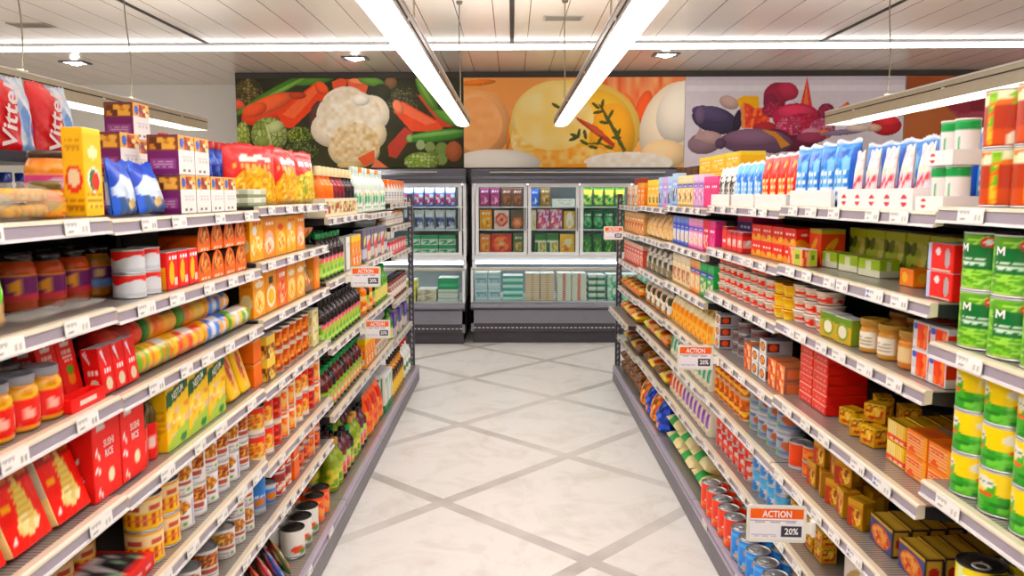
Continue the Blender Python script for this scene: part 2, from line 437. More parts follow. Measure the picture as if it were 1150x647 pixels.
def pillow(key, name, w, d, h, T, cat='packet', res=(20, 16), mat='film', seed=1, pw=2.6):
    """packet lying flat: long side w, depth d, thickness h; T = artwork seen from above"""
    b = MB(); rs = np.random.RandomState(seed); k1, k2 = rs.rand(2) * 6
    u, v = np.meshgrid(np.linspace(0, 1, res[0] + 1), np.linspace(0, 1, res[1] + 1))
    m = np.clip((1 - np.abs(2 * u - 1) ** pw) * (1 - np.abs(2 * v - 1) ** pw), 0, 1) ** .55
    wr = 1 + .1 * np.sin(u * 14 + k1) * np.sin(v * 11 + k2)
    P = np.stack([(u - .5) * w * (1 - .04 * m), (v - .5) * d * (1 - .04 * m), h / 2 + (h / 2) * m * wr * .92 + .0006], -1)
    b.grid(P, paint(T, u, v), mat, True)
    Q = P.copy(); Q[..., 2] = h / 2 - (h / 2) * np.clip(m * 1.15, 0, 1) * .98
    Q[..., 2] = np.maximum(Q[..., 2], 0)
    b.grid(Q[:, ::-1], paint(T, u, v)[:, ::-1], mat, True)
    return reg(key, b.obj(name, None, False), w, d, h, cat)

def roll(key, name, r, l, ops, cat='biscuit roll'):
    """cylinder packet lying along local x"""
    b = MB(); n = 20
    a = np.linspace(0, 2 * PI, n + 1); xs = np.array([-.5, -.495, -.47] + list(np.linspace(-.45, .45, 12)) + [.47, .495, .5]) * l
    rr = np.array([.45, .8, .97] + [1] * 12 + [.97, .8, .45]) * r
    P = np.stack([xs[None, :] + 0 * a[:, None], rr[None] * np.cos(a)[:, None], r + rr[None] * np.sin(a)[:, None]], -1)
    U = np.broadcast_to((xs / l + .5)[None], P.shape[:2]); V = np.broadcast_to((a / 2 / PI)[:, None], P.shape[:2])
    b.grid(P, paint(ops, U, V), 'film', True)
    for s_ in (-1, 1):
        b.poly([(s_ * l / 2, .45 * r * math.cos(t), r + .45 * r * math.sin(t)) for t in a[:-1]], ops[0][1], 'film')
    return reg(key, b.obj(name, None, False), l, 2 * r, 2 * r, cat)

def tub(key, name, r0, r1, h, ops, lid_col, cat='tub', n=22):
    b = MB()
    b.lathe([(.0005, .0005), (r0 * .9, 0), (r0, .003)] + [(r0 + (r1 - r0) * t, .003 + (h - .011) * t) for t in np.linspace(0, 1, 8)], n, ops=ops, mat='gloss')
    o = b.obj(name, None, False)
    l = MB(); k = r1 + .003
    l.lathe([(k - .002, h - .009), (k, h - .008), (k, h - .001), (k - .002, h), (k * .88, h), (k * .86, h - .0015), (.0005, h - .0015)], n, lid_col, mat='gloss')
    return reg(key, o, 2 * k, 2 * k, h, cat, [l.obj('lid', o, False)])

def copy_of(k):
    c = k.root.copy(); COL.objects.link(c)
    for ch in k.kids:
        d = ch.copy(); COL.objects.link(d); d.parent = c
    return c

ORD = 'first second third fourth fifth sixth seventh eighth ninth tenth eleventh twelfth thirteenth fourteenth'.split()
def put(key, side, x, y, z, label, group=None, turn=0., tilt=0., roll_=0.):
    k = K[key]; o = copy_of(k)
    o.location = (x, y, z)
    o.rotation_euler = (tilt, roll_, (PI / 2 if side < 0 else -PI / 2) + turn)
    tag(o, label, k.cat, group)
    return o

TIER = {1: [''], 2: ['lower tier', 'upper tier'], 3: ['bottom tier', 'middle tier', 'top tier'],
        4: ['bottom tier', 'second tier up', 'third tier up', 'top tier']}
def row(side, z, keys, y0, n, pitch, xf, desc, group=None, tiers=1, rows=1, jit=.02, tilt=0., rp=None, skip=(), turn=0., th=None):
    """n things along the shelf from y0 (centre of the first, near end) away from the camera; xf = front plane |x|"""
    keys = [keys] if isinstance(keys, str) else keys
    descs = [desc] if isinstance(desc, str) else desc
    for i in range(n):
        kk = keys[i % len(keys)]; k = K[kk]
        for r_ in range(rows):
            for t in range(tiers):
                if (i, t) in skip or (i, t, r_) in skip: continue
                lab = descs[i % len(descs)]
                if n > 1: lab += ', %s from near end' % ORD[i]
                if tiers > 1:
                    lab += ', ' + (TIER[tiers][t] if tiers <= 4 else '%s layer from bottom' % ORD[t])
                if rows > 1: lab += ', %s row' % ('front' if r_ == 0 else ORD[r_])
                x = side * (xf + k.d / 2 + r_ * (rp or k.d + .004))
                lift = 0
                if tilt:   # lean back about the lower front edge
                    lift = abs(math.sin(tilt)) * k.d / 2
                put(kk, side, x, y0 + i * pitch + (r_ * .006), z + .0006 + t * ((th or k.h) + .0005) + lift, lab, group,
                    turn + random.uniform(-jit, jit), tilt)

# ------------------------------------------------------------------ camera
HY, FPX = 218, 890
cam = bpy.data.objects.new('camera', bpy.data.cameras.new('camera')); COL.objects.link(cam)
cam.data.sensor_width = 36; cam.data.lens = FPX / 1150 * 36
cam.location = (0, 0, 1.6)
cam.rotation_euler = (PI / 2 - math.atan((323.5 - HY) / FPX), 0, 0)
cam.data.clip_start = .05
cam.data.dof.use_dof = True; cam.data.dof.focus_distance = 4.6; cam.data.dof.aperture_fstop = 9.0
SC.camera = cam
SC.view_settings.view_transform = 'Standard'; SC.view_settings.look = 'None'
SC.view_settings.exposure = 0.3; SC.view_settings.gamma = 1.0
SC.view_settings.use_curve_mapping = False
SC.cycles.use_denoising = True
SC.cycles.max_bounces = 8; SC.cycles.transparent_max_bounces = 12
SC.cycles.caustics_reflective = False; SC.cycles.caustics_refractive = False
SC.cycles.sample_clamp_indirect = 6
w = bpy.data.worlds.new('world'); SC.world = w; w.use_nodes = True
w.node_tree.nodes['Background'].inputs[0].default_value = rgba('#f3efe8'); w.node_tree.nodes['Background'].inputs[1].default_value = .3

# ------------------------------------------------------------------ room
def struct(name, b, loc=(0, 0, 0), rz=0):
    o = b.obj(name); o['kind'] = 'structure'; o.location = loc; o.rotation_euler = (0, 0, rz)
    return o
CZ = 3.0
b = MB(); b.box(-8, -4, -.1, 8, 10.8, 0, mat='floor_marble'); struct('floor', b)
b = MB(); b.box(-8, -4, CZ, 8, 10.8, CZ + .1, mat='ceiling_panel'); struct('ceiling', b)
b = MB(); b.box(-8.1, -4, 0, -8, 10.8, CZ, mat='wall_paint'); struct('wall_left', b)
b = MB(); b.box(8, -4, 0, 8.1, 10.8, CZ, mat='wall_paint'); struct('wall_right', b)
b = MB(); b.box(-8, 10.45, 0, 8, 10.55, CZ, mat='wall_paint'); struct('wall_back', b)
b = MB(); b.box(-8, -4.1, 0, 8, -4, CZ, mat='wall_paint'); struct('wall_front', b)
YAW = math.radians(-1.6)
b = MB(); b.box(-3.22, .02, .02, 7.6, .5, CZ - .002, mat='gap_shade'); struct('trim_1', b, (0, 9.32, 0), YAW)          # bulkhead behind the murals, coloured dark for the shadow gap above them
for i, x in enumerate((-2.85, 0, 2.85)):
    b = MB(); b.box(x - .018, -3.5, CZ - .006, x + .018, 7.62, CZ + .001, mat='slot_dark'); struct('trim_%d' % (i + 2), b)   # dark slots in the ceiling

# ------------------------------------------------------------------ ceiling fittings
b = MB(); b.box(-7.6, -.085, -.016, 7.6, .085, 0, mat='cabinet_white')
t = empty('strip_light', (0, 7.66, CZ), math.radians(-1.5)); tag(t, 'long white fluorescent strip light running across the pale ceiling', 'ceiling light')
b.obj('base_rail', t)
b = MB()
a = np.linspace(PI, 2 * PI, 9); xs = np.linspace(-7.55, 7.55, 3)
b.grid(np.stack([np.stack([xs, .05 * np.cos(q) + 0 * xs, -.016 + .036 * np.sin(q) + 0 * xs], -1) for q in a]), lin('#fff'), 'strip', True); b.obj('diffuser', t)

for i, (x, y, l) in enumerate(((-4.67, 8.7, 'square ceiling downlight above the white wall, over the couscous boxes'), (-1.62, 8.42, 'square ceiling downlight above the vegetable mural'),
                               (1.55, 8.21, 'square ceiling downlight above the fruit sorbet mural edge'))):
    t = empty('downlight', (x, y, CZ)); tag(t, l, 'ceiling light', 'square ceiling downlights')
    b = MB()
    for q in ((-.13, -.1, .13, -.075), (-.13, .075, .13, .1), (-.13, -.075, -.09, .075), (.09, -.075, .13, .075)): b.box(q[0], q[1], -.012, q[2], q[3], 0, mat='cabinet_dark')
    b.obj('frame', t)
    b = MB(); b.lathe([(.0005, -.03), (.03, -.028), (.055, -.018), (.07, -.004), (.085, -.001)], 16, '#fff', mat='spot'); b.obj('lamp', t)
for x, y, l in ((.41, 6.55, 'grey air vent in the ceiling beside the central slot'), (-4.01, 6.82, 'grey air vent in the ceiling above the shrink wrapped water packs')):
    t = empty('ceiling_vent', (x, y, CZ)); tag(t, l, 'vent', 'ceiling vents')
    b = MB(); b.box(-.16, -.09, -.006, .16, .09, 0, '#a9a299', 'matt'); b.obj('frame', t)
    b = MB()
    for k in range(6): b.box(-.14, -.075 + k * .026, -.010, .14, -.062 + k * .026, -.005, '#8f887f', 'matt')
    b.obj('grille', t)

def pendant(x, y0, y1, label, wires, z=2.14, w=.046, hood=.004):
    t = empty('pendant_light', (x, y1, z)); tag(t, label, 'hanging light', 'long pendant fluorescent lights')
    L = y0 - y1
    b = MB()
    pr = [(-w - .004, -hood), (-w - .007, .05), (-w * .8, .062), (-.03, .07), (.03, .07), (w * .8, .062), (w + .007, .05), (w + .004, -hood)]
    for i in range(7):
        (p0, q0), (p1, q1) = pr[i], pr[i + 1]
        b.poly([(p0, L, q0), (p1, L, q1), (p1, 0, q1), (p0, 0, q0)], '#888', ('housing' if w > .06 else 'housing_side') if i in (0, 6) else 'housing_side')
    for yy in (0, L): b.poly([(p, yy, q) for p, q in pr], '#888', 'housing')
    b.obj('housing', t)
    b = MB()
    for s_ in (-1, 1):
        p = s_ * (w + .0062)
        b.box(min(p, p + s_ * .0015), L, .014, max(p, p + s_ * .0015), 0, .021, mat='slot_dark'); b.box(min(p, p + s_ * .004), L, .046, max(p, p + s_ * .004), 0, .052, mat='cabinet_white')
        for q in range(8): b.box(min(p, p + s_ * .003), -.5 - q * 1.1, .01, max(p, p + s_ * .003), -.47 - q * 1.1, .018, mat='cabinet_white')
    b.obj('side_rail', t)
    b = MB(); a = np.linspace(PI, 2 * PI, 9); xs = np.linspace(0, L + .06, 5)
    b.grid(np.stack([np.stack([w * .95 * np.cos(q) + 0 * xs, xs - .03, .006 + .016 * np.sin(q) + 0 * xs], -1) for q in a]), lin('#fff'), 'tube', True)
    b.obj('diffuser', t)
    b = MB(); b.poly([(-.026, L + .1, .0703), (.026, L + .1, .0703), (.026, -.1, .0703), (-.026, -.1, .0703)], '#fff', 'added_ceiling_glow'); b.obj('added_ceiling_glow', t)  # added glowing plane, unseen from below, that brightens the ceiling
    for yy in wires:
        b = MB(); n = 7; zs = np.linspace(.07, CZ - z, 10); a = np.linspace(0, 2 * PI, n)
        sag = .012 * np.sin(np.linspace(0, 1, 10) * PI * 2) * (1 if abs(x) > 1 else .25)
        b.grid(np.stack([np.stack([.004 * np.cos(a) + s_, yy - y1 + .004 * np.sin(a), z_ + 0 * a], -1) for s_, z_ in zip(sag, zs)]), lin('#777'), 'wire', True)
        b.box(-.02, yy - y1 - .02, .07, .02, yy - y1 + .02, .085, mat='wire'); b.lathe([(.02, CZ - z - .02), (.025, CZ - z)], 8, '#777', mat='wire', cy=yy - y1)
        b.obj('suspension_wire', t)
    return t
pendant(-.385, -3.4, 6.4, 'long hanging fluorescent light over the aisle, beside the vegetable mural', (6.0, 3.2, .4))
pendant(.385, -3.4, 6.4, 'long hanging fluorescent light over the aisle, in front of the ice cream mural', (5.95, 3.2, .4))
pendant(-2.47, -3.4, 6.3, 'long hanging fluorescent light beyond the shrink wrapped water packs', (5.25, 4.1, .4), w=.085, hood=.045)
pendant(2.36, -3.4, 5.85, 'long hanging fluorescent light in front of the berry mural', (5.1, 2.2, .4), w=.085, hood=.045)
# further aisles' lights, out of the photo's frame, that light the room
pendant(-5.2, -3.4, 6.3, 'long hanging fluorescent light over the next but one aisle, along the plain side', (5.0, .4), w=.085, hood=.045)
pendant(5.2, -3.4, 5.85, 'long hanging fluorescent light over the next but one aisle, along the meat mural side', (5.0, .4), w=.085, hood=.045)

# ------------------------------------------------------------------ wall murals (printed picture panels)
def mural(label, x0, x1, px, ops, nx, ny, z0=1.905, z1=2.925):
    """px = (left, right, bottom, top) of the artwork's own coordinates"""
    b = MB(); W, H = x1 - x0, z1 - z0
    u, v = np.meshgrid(np.linspace(0, 1, nx + 1), np.linspace(0, 1, ny + 1))
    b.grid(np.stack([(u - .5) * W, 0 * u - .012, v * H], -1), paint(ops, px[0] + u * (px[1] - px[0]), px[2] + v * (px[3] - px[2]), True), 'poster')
    b.box(-W / 2, -.0115, 0, W / 2, .006, H, '#d8d4cf', 'matt')
    o = b.obj('wall_mural'); tag(o, label, 'mural', 'food murals on the wall')
    xc = (x0 + x1) / 2
    o.location = (xc * math.cos(YAW), 9.3 + xc * math.sin(YAW), z0); o.rotation_euler = (0, 0, YAW)

GR = ['#2b2c1c', '#3a3b22', '#24241a', '#454526', '#31301f']
veg = [('f', '#2a281d'), ('N', 590, 285, 900, 420, 44, 22, '#20201a', '#4a4a2a'), ('N', 590, 285, 900, 420, 15, 8, '#2a2a20', '#3d3c22'),
  ('V', 125, 145, 68, 62, 9, 9, ['#4a4227', '#6b5c38', '#8a7a4e', '#57502f'], '#3a3320', 2),
  ('E', 240, 150, 190, 22, -28, '#4e7a30'), ('E', 430, 95, 90, 18, -8, '#57853a'), ('E', 300, 125, 150, 9, -26, '#7fa552'),
  ('E', 75, 200, 30, 22, 20, '#d9654b'), ('E', 90, 228, 40, 12, -25, '#5d7f39'),
  ('E', 225, 218, 145, 58, -20, '#d8522c'), ('E', 215, 200, 120, 34, -20, '#ea7247'), ('E', 150, 222, 60, 30, -18, '#e2633b'),
  ('p', [(255, 240), (430, 105), (490, 140), (480, 165), (320, 305), (280, 300)], '#dc4f27'), ('p', [(275, 245), (430, 112), (462, 128), (330, 262)], '#ee7448'), ('E', 462, 128, 36, 24, 40, '#e8653c'),
  ('E', 350, 160, 40, 16, 0, '#b24a2b'),
  ('E', 430, 240, 26, 60, 20, '#5a3a34'),
  ('V', 213, 335, 84, 80, 7, 6, ['#9aa55e', '#aab571', '#8a9850', '#b7c184'], '#6f7c3e', 4), ('E', 240, 300, 42, 26, -20, '#c3cb93'), ('E', 180, 365, 30, 26, 20, '#8d9a54'), ('E', 212, 338, 70, 3, 75, '#d5dbb0'),
  ('V', 92, 345, 32, 72, 4, 6, ['#a9b560', '#8fa04c', '#bcc67c'], '#6c7a38', 5),
  ('V', 355, 340, 62, 42, 12, 8, ['#8a9a46', '#6d7c34', '#a5b05c', '#4c5626'], '#353a1c', 6),
  ('V', 360, 410, 82, 48, 14, 8, ['#4a5430', '#5d6a3a', '#39412a', '#6f7c4a'], '#22261a', 7),
  ('p', [(510, 100), (545, 85), (580, 88), (570, 150), (520, 165)], '#d9613f'), ('p', [(580, 88), (640, 92), (675, 118), (660, 165), (590, 150)], '#e06b48'), ('E', 628, 100, 40, 14, 8, '#f0916c'),
  ('E', 690, 98, 60, 20, 10, '#6f9a45'), ('E', 780, 105, 28, 26, 0, '#8a6a4a'),
  ('V', 840, 190, 72, 66, 13, 12, ['#4b4a30', '#5b5a3c', '#3a3a26', '#6b6a48'], '#25241a', 8), ('E', 735, 150, 45, 40, 0, '#31331f'),
  ('E', 560, 200, 105, 78, -15, '#f1e6d4'), ('E', 505, 310, 98, 80, 0, '#ecdfc9'), ('E', 690, 240, 82, 80, 30, '#f0e4d0'), ('E', 600, 300, 130, 120, 0, '#f3ead9'), ('E', 605, 400, 120, 86, 0, '#e3cfa8'), ('E', 690, 330, 66, 70, 0, '#ecdcbd'),
  ('N', 585, 250, 150, 115, 16, 13, '#f8f2e6', '#e2d2b6'), ('N', 610, 375, 115, 95, 16, 13, '#f3e6cc', '#cfae74'), ('E', 640, 180, 40, 26, 0, '#f3ecdf'),
  ('E', 585, 470, 60, 18, 0, '#d8c08e'),
  ('p', [(790, 230), (830, 185), (1020, 290), (1010, 318), (870, 320)], '#dd5a38'), ('p', [(800, 222), (832, 192), (985, 280), (940, 292)], '#ec7b58'), ('E', 812, 212, 22, 34, -30, '#f08f6c'),
  ('p', [(760, 385), (840, 300), (880, 330), (800, 440), (765, 430)], '#b2483a'), ('p', [(900, 160), (940, 160), (1060, 300), (1010, 300)], '#c54f33'),
  ('E', 945, 160, 24, 92, -32, '#5f8d3a'), ('E', 938, 150, 10, 76, -32, '#86ad5b'), ('E', 1040, 262, 70, 22, 28, '#6b9a44'),
  ('E', 990, 340, 148, 26, -6, '#4f8a3c'), ('E', 990, 332, 130, 11, -6, '#7db062'), ('E', 862, 352, 14, 18, 0, '#93bd74'),
  ('e', 955, 390, 24, 24, '#8d9c62'), ('e', 1010, 398, 30, 30, '#7c8f50'), ('e', 965, 425, 22, 22, '#6d8046'), ('e', 1008, 445, 26, 26, '#84965a'), ('e', 912, 380, 20, 22, '#a9b58a'),
  ('E', 1065, 410, 38, 46, 0, '#a56240'), ('V', 915, 455, 80, 42, 9, 6, ['#a8bb6c', '#8fa652', '#bccb8a'], '#6c8038', 2),
  ('p', [(620, 440), (700, 400), (700, 450), (650, 478)], '#e06b42'), ('p', [(680, 485), (705, 440), (765, 485)], '#eb8a68'), ('n', .03, .03, .10)]
mural('wide wall mural of cauliflower, carrots and sprouts', -3.2, -.56, (65, 1110, 482, 84), veg, 380, 146)
ice = [('f', '#f0b26a'), ('N', 575, 280, 900, 400, 14, 6, '#f3c084', '#e9a25c'),
  ('p', [(45, 65), (460, 65), (330, 150), (270, 260), (200, 140), (45, 110)], '#eba765'), ('E', 110, 90, 90, 14, -4, '#e0873d'),
  ('p', [(720, 65), (1100, 65), (1100, 120), (900, 330), (870, 330)], '#e8893f'),
  ('N', 900, 150, 240, 150, 22, 4, '#f4b482', '#dc6420'), ('E', 905, 235, 40, 110, 14, '#dc5f1c'), ('E', 840, 205, 26, 70, -20, '#e98238'), ('E', 880, 320, 22, 60, 8, '#b8481a'),
  ('E', 120, 290, 150, 165, 0, '#f2b57d'), ('E', 110, 270, 118, 128, 0, '#f5bf8c'), ('N', 110, 285, 120, 130, 9, 9, '#f6c08c', '#efac70'), ('E', 265, 330, 10, 90, 8, '#e08a35'),
  ('E', 580, 310, 315, 235, 0, '#f6cf6e'), ('E', 500, 270, 225, 190, 0, '#f6dc93'), ('E', 660, 300, 200, 180, 0, '#f6c54e'), ('E', 760, 340, 110, 150, 0, '#f2b232'),
  ('N', 430, 360, 160, 110, 16, 14, '#f9ebb8', '#edc04e'), ('N', 560, 445, 250, 55, 24, 6, '#f8dc90', '#eda52e'), ('N', 480, 260, 190, 150, 7, 6, '#f8e6ac', '#f4d47c'),
  ('E', 1050, 290, 150, 210, 22, '#f6e7cf'), ('E', 1085, 230, 110, 150, 20, '#faf1e2'), ('E', 1010, 430, 110, 70, 0, '#f4d9ae'),
  ('E', 200, 470, 215, 66, 0, '#f8f2ea'), ('N', 840, 470, 215, 52, 18, 5, '#fdfaf4', '#f0e0ca'), ('p', [(390, 500), (640, 470), (640, 500)], '#f0a840'),
  ('p', [(580, 250), (600, 258), (690, 300), (775, 380), (770, 400), (700, 350), (600, 275)], '#b0442a'), ('p', [(610, 265), (690, 305), (740, 350), (690, 335)], '#c96343'),
  ('p', [(690, 190), (705, 195), (760, 280), (830, 410), (815, 420), (745, 290)], '#5a5a2a'), ('p', [(620, 380), (700, 370), (760, 400), (700, 382)], '#6a6330')]
for (x, y, a) in ((680, 200, 40), (690, 230, -10), (712, 192, 100), (735, 262, 60), (752, 240, -60), (720, 278, 10), (770, 310, 50), (790, 330, -70), (800, 380, 60), (580, 340, 20), (600, 330, 100), (575, 355, -20), (630, 335, 80), (625, 372, 30), (670, 395, 10), (700, 365, -60), (745, 395, 20), (780, 350, 0), (490, 200, 30)):
    ice.append(('E', x, y, 24, 8, a, '#4f5526'))
mural('wall mural of yellow ice cream scoops with a herb sprig', -.555, 1.975, (45, 1105, 492, 66), ice, 340, 130)
ber = [('f', '#dcd5dd'), ('r', 40, 100, 1070, 126, '#e9e4ea'), ('r', 40, 60, 1070, 78, '#cfc8d2'), ('r', 40, 430, 300, 480, '#d9d0d8'),
  ('E', 245, 180, 48, 30, 20, '#c3a9a2'), ('p', [(280, 165), (320, 148), (385, 152), (390, 215), (300, 210)], '#efb91f'),
  ('E', 470, 150, 66, 62, -40, '#8d2742'), ('E', 520, 128, 52, 40, 20, '#a8334e'), ('E', 440, 178, 34, 40, 0, '#7a2440'), ('E', 535, 185, 26, 14, 0, '#dcd5dd'),
  ('p', [(608, 60), (640, 205), (580, 205)], '#c8453f'), ('p', [(606, 75), (622, 205), (596, 205)], '#dd7a52'),
  ('E', 180, 262, 112, 62, 16, '#3f3750'), ('E', 160, 235, 92, 36, 14, '#524867'), ('E', 110, 240, 24, 40, 0, '#6b5a72'), ('E', 290, 265, 22, 54, 12, '#2e2436'),
  ('p', [(312, 178), (345, 190), (400, 230), (440, 300), (320, 300), (305, 240)], '#d6532e'), ('v', 325, 205, 440, 300, 9, 7, ['#e0643c', '#c9442a', '#ea7f52', '#d65038'], None, 3), ('p', [(300, 200), (318, 180), (326, 300), (308, 300)], '#e2935c'),
  ('V', 452, 215, 48, 36, 9, 7, ['#a33050', '#b53f5e', '#8e2645'], '#7a1d38', 4), ('E', 565, 250, 112, 66, 0, '#b62c4e'), ('E', 560, 225, 84, 32, 0, '#cb4263'), ('V', 600, 290, 90, 60, 7, 5, ['#c03a58', '#a82a48', '#b23350'], '#8d1f3c', 6),
  ('E', 420, 300, 60, 30, 0, '#a03038'), ('V', 530, 305, 62, 60, 9, 9, ['#c0506e', '#d07a92', '#b03c5c', '#c96a84'], '#8a2644', 2), ('E', 540, 372, 130, 40, 0, '#5a2036'), ('E', 470, 330, 60, 26, 0, '#6b2238'),
  ('V', 705, 225, 40, 40, 9, 8, ['#8e2c4a', '#a03a5a', '#7a2240'], '#5e1832', 5), ('E', 760, 235, 56, 24, -40, '#cf4a30'), ('E', 790, 205, 30, 14, -50, '#e0793f'),
  ('V', 690, 300, 60, 46, 10, 8, ['#c27a92', '#b05c78', '#d296a8', '#a84a66'], '#8d3a58', 8), ('E', 640, 330, 50, 30, 0, '#c98fa0'), ('E', 700, 330, 36, 22, 0, '#e07a48'), ('E', 640, 345, 70, 26, 0, '#92405a'),
  ('E', 790, 320, 110, 14, -6, '#8f7d96'), ('E', 880, 215, 110, 20, -4, '#4d4256'), ('E', 990, 290, 72, 46, 0, '#b52432'), ('E', 1000, 270, 52, 26, 0, '#cf3a42'), ('E', 930, 300, 40, 18, 0, '#d9b7a2'), ('E', 860, 300, 60, 18, 0, '#e0cfc6'),
  ('E', 135, 370, 82, 52, -8, '#8d7480'), ('E', 160, 345, 70, 32, 10, '#b59a98'), ('p', [(85, 350), (110, 295), (140, 330), (130, 352)], '#b79a9c'), ('E', 380, 365, 170, 62, 2, '#6c5068'), ('E', 370, 345, 140, 40, 0, '#84667c'), ('p', [(400, 305), (470, 318), (540, 378), (500, 395), (470, 345)], '#c98d3e'), ('E', 210, 372, 26, 26, 0, '#55415a'),
  ('E', 390, 440, 120, 26, 0, '#cbb8bc'), ('n', .03, .03, .06)]
mural('wall mural of plums, raspberries and sliced fruit', 1.98, 4.45, (38, 1070, 485, 60), ber, 340, 130)
meat = [('f', '#a86438'), ('v', 0, 0, 400, 100, 12, 4, ['#a55f35', '#b06c42', '#9a5630'], None, 2), ('E', 70, 30, 60, 20, 30, '#b5785a'), ('p', [(90, 100), (120, 40), (400, 30), (400, 100)], '#8e3040'),
  ('V', 230, 80, 190, 60, 16, 6, ['#8f3445', '#a24a5a', '#7c2838', '#b56a78', '#93394a'], None, 4), ('E', 120, 40, 60, 8, 28, '#2b2f22'), ('E', 85, 26, 50, 6, 6, '#3a4028'), ('E', 140, 28, 70, 10, 12, '#2a2c20'), ('E', 100, 14, 60, 6, -6, '#33382a'), ('E', 160, 45, 60, 6, 38, '#22251c')]
mural('wall mural of red meat with dark herbs', 4.46, 7.2, (0, 265, 0, 100), meat, 100, 40)

# ------------------------------------------------------------------ shelving
LX, RX = .85, .90        # |x| of the shelf lips
YB = [.2, 1.69, 2.68, 3.68, 4.69, 5.69, 6.72]
ZL = [[1.517, 1.325, 1.13, .905, .645, .41], [1.512, 1.318, 1.125, .899, .644, .41], [1.525, 1.333, 1.136, .885, .61, .405],
      [1.455, 1.155, .84, .512], [1.447, 1.16, .84, .515], [1.50, 1.33, 1.12, .775, .485]]
ZR = [[1.54, 1.251, .942, .62, .40], [1.529, 1.333, 1.139, .878, .634, .41], [1.516, 1.323, 1.123, .862, .634, .41],
      [1.50, 1.285, 1.06, .825, .624, .40], [1.485, 1.275, 1.045, .81, .622, .39], [1.475, 1.265, 1.022, .795, .615, .37]]
BT = .034                 # shelf top above the lip's lower edge
BASE = .135
def zt(side, bay, sh):
    """top of shelf sh (1 = top) of bay 'A'.. ; 0 = the base deck"""
    i = 'ABCDEF'.index(bay)
    return (BASE if sh == 0 else (ZL if side < 0 else ZR)[i][sh - 1] + BT)

tagm = []
for sd in range(4):
    b = MB(); u, v = np.meshgrid(np.linspace(0, 1, 15), np.linspace(0, 1, 9)); W = (.088, .076, .094, .08)[sd]
    ops = [('f', '#f4f2ee'), ('t', .06, .55, .5, .9, 2, '#b9b4ae'), ('t', .06, .15, .35, .45, 1, '#9a948e'), ('r', .66, .25, .92, .6, '#8e8880' if sd % 2 else '#bcb6ae'), ('r', .78, .25, .81, .6, '#f4f2ee')]
    if sd == 2: ops += [('r', .02, .2, .16, .8, '#3d5aa0'), ('e', .1, .5, .05, .16, '#dfe6f5')]
    b.grid(np.stack([(u - .5) * W, 0 * u - .0012 - .002 * (1 - v), v * .0295], -1), paint(ops, u, v), 'paper')
    b.grid(np.stack([(u - .5) * W, 0 * u + .0006 - .002 * (1 - v), v * .0295], -1)[:, ::-1], lin('#eee'), 'paper')
    tagm.append(b.mesh('price_tag'))

